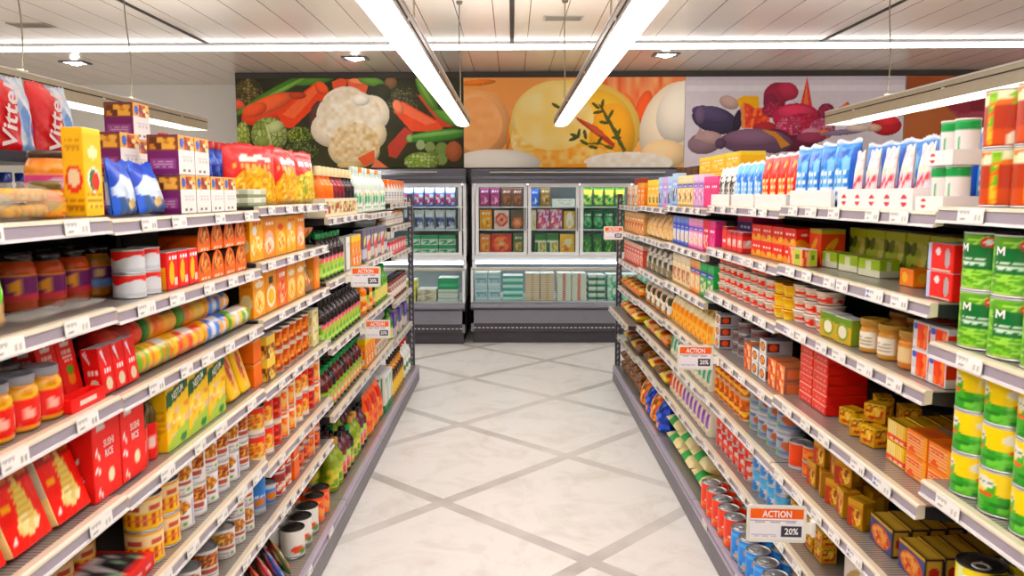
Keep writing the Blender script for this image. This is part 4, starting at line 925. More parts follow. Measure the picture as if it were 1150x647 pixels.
tray('trayp', 'display_tray', .79, .085, .09, [('f', '#e9dfc4'), ('v', 0, .2, 1, .8, 26, 3, ['#e9dfc4', '#c9bc8a', '#8a6a3a', '#e9dfc4', '#b8402c', '#d8c890'], None)])
put('trayp', -1, -.925, 4.155, T(-1, D, 1) + .0006, 'cream patterned cardboard tray holding the sauce bottles')
for i in range(9):
    put(('sa', 'sb', 'sc')[i // 3], -1, -.925, 3.80 + i * .0885, T(-1, D, 1) + .004, ('orange', 'dark red', 'black')[i // 3] + ' sauce bottle with cream cap in the patterned tray, %s from the near end' % ORD[i], 'sauce bottles in the tray')
bottle('mint', 'syrup_bottle', .04, .27, [('f', '#dfeee6'), ('r', 0, .12, 1, .5, '#f2f4ee'), ('e', .38, .3, .1, .12, '#4aa878'), ('e', .62, .3, .1, .12, '#e88a90'), ('r', 0, .1, 1, .14, '#3f9a72')], '#d8e8de', neck=.4)
bottle('pale', 'syrup_bottle', .038, .27, [('f', '#e9ecdc'), ('r', 0, .15, 1, .5, '#dfe4c8'), ('v', 0, .18, 1, .5, 8, 4, ['#e8e0a0', '#d8e4e8', '#b8c8c0', '#f0e8c8'], None)], '#e08a2c', neck=.45)
row(-1, T(-1, D, 1), ['mint', 'mint', 'pale'], 4.64, 11, .095, .89, ['pale mint bottle with rosy label', 'pale mint bottle with green label', 'pale yellow bottle with orange cap'], 'pale bottles on the top shelf')
carton('ovbox', 'cereal_box', .13, .06, .17, [('f', '#f4f1ec'), ('p', [(0, 1), (1, 1), (1, .6), (0, .85)], '#e87a1e'), ('t', .1, .2, .9, .5, 3, '#8a8a98'), ('r', .1, .04, .9, .14, '#c9c4c0')], cat='cereal box')
row(-1, T(-1, F_, 1), 'ovbox', 5.80, 6, .145, .89, 'white cereal box with orange corner, end of top shelf', 'white and orange cereal boxes')
jar('spread', 'spread_jar', .045, .11, [('f', '#e8e2d8'), ('r', 0, .2, 1, .75, '#f2efe8'), ('v', .1, .3, .9, .6, 8, 2, ['#e0903a', '#b8b4b0', '#f0ece4'], None)], '#d9822b')
row(-1, T(-1, F_, 2), 'spread', 5.76, 8, .115, .9, 'pale spread jar with orange lid', 'spread jars')

# --- second shelf
bag('greenbag', 'nut_bag', .12, .06, .14, [('f', '#9a7a52'), ('v', 0, 0, 1, 1, 8, 8, ['#b08a5c', '#7d5c38', '#c9a878'], None), ('r', 0, .35, 1, .72, '#6fd02c'), ('t', .1, .45, .9, .65, 1, '#e8f6c0')], cat='bag')
put('greenbag', -1, -.925, 1.355, T(-1, A, 2) + .001, 'brown bag with bright green label at the near end', None, .1)
pillow('crinkle', 'sweets_packet', .15, .075, .02, [('f', '#8a827c'), ('v', 0, 0, 1, 1, 22, 10, ['#6d6664', '#b8b4b0', '#7f7772', '#d2cfcc', '#5c5552', '#6a6460'], None)], seed=9, mat='cellophane')
for i in range(2): put('crinkle', -1, -.925, 1.50 + i * .155, T(-1, A, 2) + .0006, 'clear crinkled packet lying before the purple jars, ' + ('nearer one', 'farther one')[i], 'crinkled packets', .05 * i)
jar('purplejar', 'curry_jar', .041, .122, [('f', '#a84a22'), ('r', 0, .22, 1, .7, '#6b1f62'), ('r', 0, .68, 1, .73, '#e89a2c'), ('e', .35, .5, .05, .13, '#e8a83a'), ('e', .6, .5, .05, .13, '#e8a83a'), ('r', 0, .22, 1, .32, '#c23a4a'), ('r', 0, .75, 1, .95, '#c2582c')], '#1f1c22')
jar('bluejar', 'curry_jar', .041, .122, [('f', '#c07a22'), ('r', 0, .22, 1, .7, '#7a2a78'), ('r', 0, .24, 1, .42, '#7fa8e0'), ('r', 0, .68, 1, .73, '#e89a2c'), ('e', .38, .56, .05, .1, '#f0d8a0'), ('r', 0, .75, 1, .95, '#b8842c')], '#1f1c22')
row(-1, T(-1, A, 2), ['purplejar', 'purplejar'], 1.66, 2, .0, 1, 'x') if False else None
for i, y in enumerate((1.63, 1.735, 1.84, 1.94)):
    put('purplejar' if i < 3 else 'bluejar', -1, -1.03, y, T(-1, A if y < 1.68 else B, 2) + .0006, ('brown curry jar with purple label, %s from the near end' % ORD[i]) if i < 3 else 'curry jar with purple and blue label beside red tins', 'curry jars')
for i, y in enumerate((1.68, 1.785, 1.89, 1.99)): put('purplejar', -1, -1.14, y, T(-1, A if i == 0 else B, 2) + .0006, 'dark curry jar standing in the row behind, %s from the near end' % ORD[i], 'curry jars')
can('rwtin', 'tomato_tin', .038, .058, [('f', '#cf2a22'), ('p', [(0, 0), (1, 0), (1, .75), (.7, .5), (.4, .85), (.2, .55), (0, .75)], '#d9dcdf'), ('r', 0, .05, 1, .2, '#c8ccd0')], cat='tin')
row(-1, T(-1, B, 2), 'rwtin', 1.90, 2, .082, .885, 'small red and silver tin', 'red and silver tins', tiers=2)
carton('redyellow', 'soup_box', .062, .05, .098, [('f', '#d4241e'), ('E', .4, .45, .22, .32, -12, '#f2c62a'), ('t', .1, .8, .9, .94, 1, '#fff'), ('r', .62, .1, .92, .3, '#f0d8c8')], [('f', '#c8201c'), ('r', .1, .0, .9, .6, '#efb92a'), ('S', .15, .05, .85, .5, 7, '#d88a1c')], cat='soup box')
row(-1, T(-1, B, 2), 'redyellow', 2.06, 3, .067, .885, 'red soup box with yellow picture', 'red soup boxes')
def arched(key, name, w, d, h, F, cat):
    b = MB(); a = np.linspace(0, PI, 15)
    xs = [-w / 2] + list(-np.cos(a) * w / 2) + [w / 2]; zs = [0] + list(h * .32 + np.sin(a) * h * .68) + [0]
    u, v = np.meshgrid(np.linspace(0, 1, 17), np.linspace(0, 1, 14))
    top = np.interp((u - .5) * w, xs[1:-1], zs[1:-1])
    b.grid(np.stack([(u - .5) * w, 0 * u - d / 2, v * top], -1), paint(F, u, v))
    b.grid(np.stack([(u - .5) * w, 0 * u + d / 2, v * top], -1), lin('#7a3a14'))
    p = np.array([[(x, y, z) for y in (-d / 2, d / 2)] for x, z in zip(xs, zs)])
    b.grid(p, np.array([[lin('#3c2a22' if 2 < i < 15 else '#d8641a')] * 2 for i in range(len(xs))]), 'film', True)
    return reg(key, b.obj(name, None, False), w, d, h, cat)
arched('archpack', 'noodle_pack', .098, .11, .082, [('f', '#e2701a'), ('V', .5, .6, .36, .34, 6, 5, ['#f6c070', '#b8502a', '#f0903a', '#7a3a2a'], None), ('t', .15, .06, .85, .2, 1, '#fff0d0')], 'noodle pack')
row(-1, T(-1, B, 2), 'archpack', 2.275, 4, .102, .885, 'orange arched noodle pack', 'orange noodle packs', tiers=2, th=.083)
mash = [[('f', '#f2b21e'), ('V', .5, .34, .42, .24, 7, 5, ['#f8e08a', '#f0c84a', '#e8a82a', '#fdf0c0'], None), ('e', .35, .7, .18, .1, '#f4f0f4'), ('t', .15, .85, .85, .95, 1, '#c8401e')], [('f', '#f09a1e'), ('e', .5, .4, .36, .26, '#f0b8a0'), ('V', .5, .3, .4, .2, 6, 4, ['#f6d0b0', '#e88a4a', '#f8e8d0'], None), ('t', .15, .8, .85, .93, 1, '#fff')], [('f', '#f4a81c'), ('e', .55, .35, .38, .25, '#f9d860'), ('e', .5, .72, .26, .08, '#d8481c'), ('V', .55, .35, .3, .18, 5, 4, ['#e8742a', '#f0c050', '#fae8a0'], None)]]
for i, f in enumerate(mash): carton('mash%d' % i, 'mash_box', .138, .05, .15, f, [('f', '#ec9a1c'), ('e', .5, .35, .4, .2, '#f2d8a0'), ('t', .2, .7, .8, .9, 2, '#b8601a')], cat='mash box')
row(-1, T(-1, C_, 2), ['mash0', 'mash1', 'mash2'], 2.765, 5, .144, .89, ['yellow mash box with white oval', 'orange mash box with rosy bowl', 'amber mash box with red oval'], 'mash boxes on the second shelf')
pillow('sachet', 'soup_sachet', .08, .1, .03, [('f', '#e8842a'), ('v', .1, .1, .9, .9, 4, 4, ['#f0a040', '#c85a1a', '#f6c888'], None)], 'sachet')
for i in range(3): put('sachet', -1, -.95, 3.475 + i * .085, T(-1, C_, 2) + .036, 'orange sachet at the end of the mash boxes, %s from the near end' % ORD[i], 'orange sachets', 0, -.75)
for nm, c, cp in (('colag', '#1c1216', '#0f8a4a'), ('colab', '#171218', '#1b1a20'), ('red', '#5c1418', '#0f8a4a')):
    bottle(nm, 'soft_drink_bottle', .039, .225, [('f', c), ('r', 0, .08, 1, .48, '#8cc63c'), ('v', 0, .1, 1, .45, 9, 4, ['#a8d84a', '#6fae2e', '#c8e88a', '#e86a8a'], None), ('v', 0, .5, 1, .75, 9, 4, [c, '#3a262c', c], None)], cp, neck=.38, cap_h=.026, cap_r=1.25)
    bottle(nm + 's', 'soft_drink_bottle', .039, .22, [('f', c), ('r', 0, .08, 1, .45, '#8cc63c'), ('v', 0, .1, 1, .42, 9, 4, ['#9fd048', '#d8e88a', '#e87a8a', '#6fae2e'], None), ('v', 0, .5, 1, .75, 9, 4, [c, '#4a2a30', c], None)], cp, neck=.38, cap_h=.026, cap_r=1.25)
row(-1, T(-1, D, 2), 'colag', 3.74, 6, .084, .885, 'dark soft drink with green cap, second shelf', 'green capped dark drinks', rows=2, rp=.085)
carton('whitecard', 'tea_box', .11, .06, .18, [('f', '#f3f1ec'), ('r', .86, 0, .95, 1, '#3a3a3e'), ('t', .2, .7, .8, .85, 2, '#c8c4c0')], cat='tea box')
put('whitecard', -1, -.92, 4.31, T(-1, D, 2) + .0006, 'plain white carton among the drinks on the second shelf')
carton('orangepk', 'juice_carton', .085, .06, .18, [('f', '#f0a020'), ('v', .1, .1, .9, .6, 4, 5, ['#e8641e', '#f6c84a', '#fff0d0', '#d83a2a'], None), ('r', 0, .8, 1, 1, '#f6d02a')], cat='juice carton')
row(-1, T(-1, D, 2), 'orangepk', 4.42, 3, .09, .885, 'orange and yellow carton, second shelf', 'orange juice cartons')
mixe = [('f', '#d8d8dc'), ('p', [(0, 0), (1, .3), (1, .75), (0, .5)], '#d8504a'), ('r', .0, .8, 1, 1, '#6a6a80'), ('v', .1, .05, .9, .3, 3, 2, ['#f0d040', '#e0e0e4'], None)]
carton('mixbox', 'snack_box', .12, .06, .19, mixe, cat='snack box'); carton('greybox', 'snack_box', .12, .06, .19, [('f', '#6b6478'), ('r', 0, .1, 1, .4, '#c8ccd4'), ('E', .5, .65, .3, .12, 20, '#e8d060')], cat='snack box')
row(-1, T(-1, E_, 2), ['greybox', 'mixbox'], 4.77, 7, .13, .885, ['grey snack box with yellow swirl', 'silver snack box with red slash'], 'snack boxes')
carton('pinkbar', 'snack_box', .13, .06, .1, [('f', '#e0707a'), ('r', .1, .3, .9, .7, '#f6e8e4'), ('r', 0, .8, 1, 1, '#c23a4a')], cat='snack box')
row(-1, T(-1, F_, 3), 'pinkbar', 5.79, 6, .15, .885, 'rosy snack box at the far end, third shelf', 'rosy snack boxes')

# --- third shelf
jar('redjar', 'pickle_jar', .037, .105, [('f', '#d89a2e'), ('r', 0, .14, 1, .68, '#cf2a1e'), ('v', 0, .7, 1, .9, 10, 2, ['#e8b848', '#c98a24'], None), ('e', .42, .4, .05, .12, '#f0b8a8'), ('e', .62, .4, .05, .12, '#f0c8b8'), ('r', 0, .1, 1, .14, '#e8c070')], '#9a9aa2', lid_mat='tin')
row(-1, T(-1, A, 3), 'redjar', 1.285, 4, .077, .885, 'red labelled jar with grey lid', 'grey lidded jars', rows=3, rp=.077, skip={(0, 0, 2)})
carton('redtall', 'fruit_snack_box', .066, .05, .125, [('f', '#d2221c'), ('e', .5, .3, .2, .1, '#e88a1e'), ('e', .5, .46, .2, .08, '#5a9a34'), ('t', .25, .6, .75, .82, 3, '#f6d8d0'), ('e', .5, .9, .26, .05, '#f6e8e4')], cat='fruit snack box')
row(-1, T(-1, A, 3), 'redtall', 1.585, 2, .07, .93, 'tall red box with fruit picture, above the red tray', 'tall red boxes', tilt=-.18)
tray('redtray', 'display_tray', .13, .035, .028, [('f', '#cf221c'), ('r', .25, .3, .75, .65, '#f4d8d0')])
put('redtray', -1, -.893, 1.60, T(-1, A, 3) + .0006, 'low red tray before the tall red fruit boxes')
carton('redpk', 'candy_pack', .052, .04, .105, [('f', '#cc1f1e'), ('p', [(.1, .9), (.5, .6), (.3, .95)], '#e8e4f0'), ('t', .2, .45, .8, .6, 1, '#f6e8e4'), ('e', .55, .2, .26, .14, '#d8ccb0')], cat='candy pack')
row(-1, T(-1, B, 3), 'redpk', 1.715, 3, .056, .888, 'small red pack with white flash', 'small red packs', tilt=-.1)
carton('redwin', 'pasta_box', .072, .06, .14, [('f', '#a81814'), ('r', .25, .2, .85, .75, '#b9b4a8')], cat='pasta box')
row(-1, T(-1, A, 3), 'redwin', 1.40, 4, .075, 1.18, 'dark red box with grey window, at the back', 'red window boxes')
for nm, o in (('ry', [('f', '#e9a21c'), ('r', 0, 0, .12, 1, '#7cae34'), ('v', .15, 0, .95, 1, 8, 5, ['#f0c030', '#d8801a', '#f6d860', '#7cae34'], None), ('r', .55, .05, .85, .35, '#e8e4e0')]), ('rr', [('f', '#e0481e'), ('v', 0, 0, 1, 1, 7, 5, ['#e8561e', '#f0a02a', '#d83a1c', '#f6c848'], None), ('r', .3, .1, .7, .35, '#f4ece4')]),
              ('rb', [('f', '#3f78c4'), ('v', 0, 0, 1, 1, 7, 5, ['#4a88d4', '#e8ecf4', '#2f5cac', '#f0b030'], None), ('r', .3, .1, .7, .38, '#f0f4fa'), ('r', .45, .18, .6, .28, '#d8402c')]), ('rw', [('f', '#f0c23a'), ('v', 0, 0, 1, 1, 7, 5, ['#f6d870', '#e8e8ec', '#f0b02c', '#6fa838'], None), ('r', .2, .1, .8, .36, '#f4f0ec')]),
              ('ro', [('f', '#e8801c'), ('v', 0, 0, 1, 1, 7, 5, ['#f0941e', '#d8641a', '#f4b84a'], None), ('r', .55, .1, .9, .36, '#3a2a24'), ('r', 0, 0, .14, 1, '#3f7a34')]), ('rg', [('f', '#eda01e'), ('v', 0, 0, 1, 1, 7, 5, ['#f4b42e', '#e07a1a', '#f8d060'], None), ('r', 0, 0, .22, 1, '#5a8f34'), ('r', .2, .1, .7, .34, '#2f3a20')]), ('rx', [('f', '#b81e1a'), ('v', 0, 0, 1, 1, 6, 4, ['#c8281e', '#9a1a18', '#d8401e'], None)])):
    roll(nm, 'biscuit_roll', .0355, .2, o)
def rolls(keys, y0, x, z, descs):
    for i, (k, l) in enumerate(zip(keys, descs)): put(k, -1, -x, y0 + i * .204, z, l, 'biscuit rolls')
z = T(-1, B, 3) + .0008
rolls(('ry', 'rr', 'rb', 'rw'), 1.955, .923, z, ('yellow biscuit roll with green end, front row', 'red and orange biscuit roll, front row', 'blue and white biscuit roll, front row', 'yellow and white biscuit roll, front row by the upright'))
rolls(('rx', 'rr', 'ro', 'rg'), 1.90, .997, z, ('dark red biscuit roll half hidden in the middle row', 'red orange biscuit roll half hidden in the middle row', 'orange biscuit roll half hidden in the middle row', 'amber biscuit roll half hidden in the middle row'))
rolls(('rx', 'ro', 'rg', 'rb'), 1.86, .960, z + .0605, ('dark red biscuit roll lying on top of the heap', 'orange biscuit roll with dark name, on top of the heap', 'amber biscuit roll with green end, on top of the heap', 'blue biscuit roll on top of the heap, by the upright'))
meal = [[('f', '#f0a81e'), ('e', .5, .34, .4, .26, '#f4e4b0'), ('V', .5, .34, .34, .2, 6, 4, ['#f0c840', '#e8922a', '#f8e490'], None), ('e', .5, .74, .34, .08, '#f6ecd0')], [('f', '#e8a020'), ('e', .5, .36, .4, .26, '#f8f0d8'), ('e', .5, .36, .3, .18, '#f2ca3a'), ('r', .3, .66, .7, .82, '#3a3230')], [('f', '#ea7a1e'), ('V', .5, .36, .42, .28, 7, 5, ['#e85a3a', '#f0a070', '#f6d0a0', '#d8402a'], None), ('t', .2, .74, .8, .9, 1, '#fff')]]
for i, f in enumerate(meal): carton('meal%d' % i, 'side_dish_box', .13, .05, .155, f, [('f', '#e8961e'), ('e', .5, .35, .4, .2, '#f6e4b0'), ('t', .2, .7, .8, .9, 2, '#b8601a')], cat='side dish box')
row(-1, T(-1, C_, 3), ['meal0', 'meal1', 'meal2', 'meal0'], 2.765, 5, .137, .888, ['yellow side dish box with pasta bowl', 'golden side dish box with plate', 'orange side dish box with stew', 'yellow side dish box with full bowl'], 'side dish boxes on the third shelf')
carton('leanbox', 'side_dish_box', .12, .03, .15, [('f', '#8a6a54'), ('r', .06, .7, .94, .95, '#f0e8e0'), ('V', .5, .4, .4, .28, 5, 5, ['#e8a070', '#f0d8b8', '#c85a3a', '#8aa04a'], None)], cat='side dish box')
put('leanbox', -1, -.905, 3.465, T(-1, C_, 3) + .0045, 'brown side dish box leaning among the orange ones', 'side dish boxes on the third shelf', 0, -.25)
carton('orangetall', 'side_dish_box', .1, .05, .155, [('f', '#f0961c'), ('r', 0, 0, .3, 1, '#e8801a'), ('e', .6, .4, .3, .2, '#f6c060')], cat='side dish box')
put('orangetall', -1, -.915, 3.6, T(-1, C_, 3) + .001, 'plain orange side dish box beside the dark drinks', 'side dish boxes on the third shelf')
row(-1, T(-1, D, 3), ['colab'], 3.735, 11, .084, .885, 'dark soft drink with black cap, third shelf', 'black capped dark drinks', rows=2, rp=.085)
bottle('orangeb', 'juice_bottle', .042, .22, [('f', '#e8841e'), ('v', 0, .1, 1, .5, 8, 4, ['#f0a83a', '#d8601a', '#f6d890'], None)], '#e8b02a', neck=.4)
row(-1, T(-1, E_, 3), ['orangeb', 'colags'], 4.78, 4, .1, .885, ['orange juice bottle, third shelf', 'dark drink with green label, third shelf'], 'drinks beyond the sign')
bottle('greenb', 'tea_bottle', .042, .24, [('f', '#6fa83a'), ('r', 0, .1, 1, .45, '#e8e08a'), ('v', 0, .5, 1, .75, 8, 3, ['#4f9a3a', '#8ac05a'], None)], '#1f9a4a', neck=.4)
row(-1, T(-1, E_, 3), 'greenb', 5.19, 5, .1, .885, 'green tea bottle with yellow label', 'green tea bottles')
jar('blacklid', 'coffee_jar', .048, .16, [('f', '#8a3a34'), ('r', 0, .15, 1, .55, '#f0e8e0'), ('v', 0, .6, 1, .85, 8, 3, ['#d8dcd4', '#9ab0a0', '#c83a34'], None)], '#1d1d2a')
row(-1, T(-1, F_, 4), 'blacklid', 5.79, 8, .115, .885, 'coffee jar with navy lid at the far end', 'navy lidded jars')

# --- fourth shelf
noodle = [('f', '#d8241a'), ('r', 0, .72, 1, 1, '#a82018'), ('v', .1, .75, .9, .97, 5, 2, ['#c8642a', '#8a2a18', '#d88a4a'], None), ('p', [(.28, .18), (.78, .18), (.72, .45), (.56, .78), (.5, .8), (.4, .5)], '#e8cf7a'), ('V', .53, .24, .27, .12, 4, 2, ['#f2e2a8', '#e8d088', '#f6ecc4'], None), ('S', .36, .3, .7, .7, 6, '#d8b858'), ('e', .2, .5, .1, .05, '#f0a82a'), ('p', [(.1, .1), (.22, .14), (.14, .2)], '#fbeee8')]
carton('cracker', 'cracker_pack', .125, .04, .17, noodle, [('f', '#c8b8a0'), ('r', 0, 0, 1, .35, '#e8c890')], cat='cracker pack', res=(22, 28), bulge=.006, mat='film')
row(-1, T(-1, A, 4), 'cracker', 1.27, 3, .142, .89, 'red cracker pack with yellow cone, leaning back', 'red cracker packs', tilt=-.32)
sushi = [('f', '#dc241c'), ('e', .3, .9, .16, .04, '#f4e8e4'), ('e', .62, .25, .12, .09, '#e9dcae'), ('e', .62, .25, .09, .07, '#f2ead0'), ('E', .12, .62, .05, .03, 40, '#f8eeea'), ('E', .18, .55, .05, .03, -30, '#f8eeea'), ('E', .1, .4, .06, .03, 20, '#f8eeea'), ('E', .2, .36, .05, .03, 0, '#f8eeea'), ('E', .16, .12, .06, .03, 30, '#f8eeea'), ('E', .24, .08, .05, .03, -20, '#f8eeea')]
carton('sushi', 'rice_box', .115, .055, .178, sushi, [('f', '#c41e18'), ('E', .3, .5, .1, .04, 30, '#f4e4e0'), ('E', .5, .3, .1, .03, -20, '#f4e4e0')], cat='rice box', texts=[('SUSHI', .56, .68, .095, '#fbeeea', 0, .74), ('RICE', .56, .55, .095, '#fbeeea', 0, .74)])
row(-1, T(-1, A, 4), 'sushi', 1.685, 2, .121, .888, 'red sushi rice box with white lettering', 'sushi rice boxes', jit=.01)
bottle('redolive', 'vinegar_bottle', .024, .19, [('f', '#5a4a20'), ('r', 0, .0, 1, .5, '#d2221c'), ('e', .4, .25, .07, .1, '#f4d8d0')], '#cc2a20', neck=.5, sh=.6, cap_r=1.1)
row(-1, T(-1, B, 4), 'redolive', 1.893, 2, .054, .90, 'slim olive vinegar bottle with red label', 'vinegar bottles')
nest = [('f', '#f5cf2a'), ('v', .0, .12, 1, .62, 5, 5, ['#f4d23a', '#f0b82c', '#f6e06a', '#e8c8a0', '#e89a3a'], None), ('p', [(0, .0), (1, .0), (1, .3), (.5, .26), (0, .1)], '#b4cf5a'), ('p', [(0, .63), (1, .82), (1, 1), (0, .86)], '#1f5a34'), ('e', .72, .1, .16, .06, '#1f7a3c'), ('t', .2, .4, .6, .5, 2, '#f9efd0')]
carton('nestum', 'cereal_box', .135, .05, .178, nest, [('f', '#f0c62a'), ('t', .2, .2, .8, .7, 8, '#c8a01c')], cat='cereal box', res=(20, 26), texts=[('NESTUM', .5, .825, .115, '#f4f6ea', 14, .68)])
row(-1, T(-1, B, 4), 'nestum', 2.055, 3, .14, .888, 'yellow cereal box with green banner', 'yellow cereal boxes', jit=.01)
carton('ovaltin', 'tin_box', .085, .035, .165, [('f', '#f2c81e'), ('e', .5, .55, .3, .34, '#e8a24a'), ('V', .5, .55, .24, .28, 3, 5, ['#c85a3a', '#f0c888', '#a84a2a'], None), ('e', .5, .12, .2, .04, '#e8d890')], cat='tin', e=.014, mat='tin', bulge=.003)
row(-1, T(-1, B, 4), 'ovaltin', 2.51, 2, .105, .89, 'yellow rounded tin leaning back', 'yellow leaning tins', tilt=-.3)
carton('plainor', 'stock_box', .085, .06, .085, [('f', '#ec7a1c'), ('r', 0, .0, 1, .1, '#d8641a'), ('r', .0, .9, 1, 1, '#f0902a')], cat='stock box')
row(-1, T(-1, C_, 4), 'plainor', 2.755, 1, .1, .90, 'plain orange box beside the leaning tins', 'plain orange boxes', tiers=2)
can('plainocan', 'soup_can', .045, .085, [('f', '#ee7418'), ('r', 0, .45, 1, .5, '#d85a10')])
carton('ybrown', 'gravy_box', .1, .05, .083, [('f', '#e8c03a'), ('v', 0, .0, 1, .6, 6, 3, ['#8a5a2c', '#d8a03a', '#f2dc7a', '#6a3a1c'], None), ('r', 0, .62, 1, .95, '#f0d25a')], cat='gravy box')
row(-1, T(-1, C_, 4), 'ybrown', 2.875, 1, .105, .888, 'yellow and brown gravy box', 'gravy boxes', tiers=2)
can('bean1', 'stew_can', .046, .083, [('f', '#c8702a'), ('v', 0, .1, 1, .9, 16, 5, ['#e08a34', '#b8541e', '#f0b060', '#8a3a1c', '#d87828'], None), ('r', 0, .9, 1, 1, '#e8c8a0')])
row(-1, T(-1, C_, 4), 'bean1', 3.01, 5, .098, .885, 'orange stew can on the fourth shelf', 'orange stew cans', tiers=2)
carton('creamb', 'gravy_box', .1, .05, .083, [('f', '#ece4b4'), ('v', .1, .1, .9, .6, 3, 2, ['#f4f0d0', '#d8c868', '#f0e8b8'], None), ('t', .2, .7, .8, .9, 1, '#a89a4a')], cat='gravy box')
row(-1, T(-1, C_, 4), 'creamb', 3.54, 1, .1, .888, 'cream coloured gravy box by the drinks', 'gravy boxes', tiers=2)
row(-1, T(-1, D, 4), ['reds', 'reds', 'colags'], 3.735, 11, .084, .885, ['dark red drink with green cap, fourth shelf', 'dark red drink, green cap, fruit label, fourth shelf', 'black drink with green cap, fourth shelf'], 'drinks on the fourth shelf', rows=2, rp=.085)
row(-1, T(-1, E_, 4), 'orangepk', 4.75, 4, .09, .885, 'orange and yellow carton, fourth shelf', 'orange juice cartons')
carton('brownbx', 'cocoa_box', .1, .06, .15, [('f', '#e8dccc'), ('r', 0, .5, 1, .9, '#b87a4a'), ('t', .1, .1, .9, .4, 3, '#8a6a4a')], cat='cocoa box')
row(-1, T(-1, E_, 4), 'brownbx', 5.13, 5, .105, .885, 'cream and brown cocoa box', 'cocoa boxes')
carton('purpbx', 'tea_box', .13, .06, .2, [('f', '#6a4aa0'), ('r', 0, .0, 1, .4, '#d8d0e4'), ('p', [(.2, .9), (.5, .5), (.8, .9)], '#a88ad0')], cat='tea box')
row(-1, T(-1, F_, 5), ['greenb', 'purpbx'], 5.80, 6, .145, .885, ['green tea bottle by the end post', 'purple tea box by the end post'], 'tea by the end post')

# --- fifth shelf
can('franks', 'sausage_can', .047, .088, [('f', '#f0c02a'), ('r', 0, .55, 1, .9, '#f0d8a8'), ('t', .1, .62, .9, .84, 1, '#b8543a', 12), ('s', .05, .14, .95, .5, 13, '#b8502a'), ('S', .05, .3, .95, .34, 1, '#d87a4a'), ('r', 0, .93, 1, 1, '#e8a81c')], n=52, nz=20)
row(-1, T(-1, B, 5), 'franks', 1.92, 2, .1, .885, 'yellow sausage can', 'yellow sausage cans', tiers=2)
row(-1, T(-1, B, 5), 'franks', 1.745, 2, .1, 1.02, 'yellow sausage can in the shade behind the red box', 'yellow sausage cans', tiers=2)
chick = [('f', '#eceae8'), ('V', .34, .68, .17, .24, 8, 5, ['#d8962e', '#e8b04a', '#b8702a', '#f0c878'], '#8a5a20', 2), ('r', .2, .3, .48, .42, '#a8503a'), ('V', .78, .68, .17, .24, 8, 5, ['#d8962e', '#e8b04a', '#b8702a'], '#8a5a20', 4), ('s', .55, .1, .68, .85, 8, '#8a84b4'), ('e', .44, .15, .03, .06, '#6fae3a'), ('t', .22, .05, .4, .22, 2, '#a8a4a8')]
can('chick', 'chickpea_can', .042, .096, chick, nz=20, n=40)
lent = [('f', '#e8e6e6'), ('v', .15, .45, .55, .9, 12, 6, ['#b8642c', '#d88a3a', '#8a4420', '#e8a858'], '#6a3418', 2), ('r', .22, .26, .5, .38, '#a8503a'), ('v', .65, .45, 1, .9, 12, 6, ['#b8642c', '#d88a3a', '#8a4420'], '#6a3418', 4), ('t', .2, .06, .5, .2, 2, '#aaa6aa')]
can('lent', 'lentil_can', .042, .096, lent, nz=20, n=40)
row(-1, T(-1, B, 5), ['chick', 'lent'], 2.125, 6, .0935, .89, ['white chickpea can', 'white lentil can'], 'white pulse cans on the fifth shelf', tiers=2, rows=2, rp=.088, jit=.5)
carton('redpic', 'chocolate_box', .18, .15, .04, [('f', '#c81e1a'), ('t', .1, .3, .9, .7, 1, '#e8a8a0')], T=[('f', '#d8221e'), ('r', .08, .1, .92, .9, '#3a3438'), ('v', .1, .12, .9, .88, 6, 5, ['#2a262a', '#e8e4e4', '#4a4448', '#9ac0a0', '#1c1a1c', '#d8d0d4'], None)], cat='chocolate box', top_col='#c00')
put('redpic', -1, -.955, 1.70, T(-1, B, 5) + .0006, 'flat red box with black and white picture, below the sausage cans') if False else None
put('redpic', -1, -.965, 1.79, T(-1, B, 5) + .0006, 'flat red box with black and white picture on the fifth shelf')
for i, (nm, o) in enumerate((('corn1', [('f', '#d83a1c'), ('V', .36, .45, .16, .36, 8, 6, ['#f0a83a', '#e88a24', '#f6c868'], '#b8601a', 2), ('V', .75, .45, .16, .36, 8, 6, ['#f0a83a', '#e88a24', '#f6c868'], '#b8601a', 3), ('r', .2, .02, .52, .2, '#f2ecdc')]), ('corn2', [('f', '#b82a1c'), ('v', 0, .15, 1, .8, 16, 5, ['#d8402a', '#a82018', '#e8703a', '#8a1a14'], None), ('r', 0, .84, 1, 1, '#e8d8b0')]), ('corn3', [('f', '#ea6a1c'), ('v', .1, .1, .9, .75, 14, 5, ['#f09a3a', '#e8601c', '#f6c478'], None), ('r', 0, .8, 1, .94, '#f4ecd8'), ('s', .45, .0, .55, 1, 1, '#f0e0c0')]))):
    can(nm, 'vegetable_can', .049, .104, o, nz=18, n=36)
row(-1, T(-1, C_, 5), ['corn1', 'corn1', 'corn2', 'corn3', 'corn3'], 2.755, 9, .1025, .885, ['red can with corn picture, fifth shelf', 'red corn can with cream foot, fifth shelf', 'dark red bean can, fifth shelf', 'orange vegetable can, fifth shelf', 'bright orange vegetable can, fifth shelf'], 'orange and red cans on the fifth shelf', tiers=2, rows=2, rp=.102)

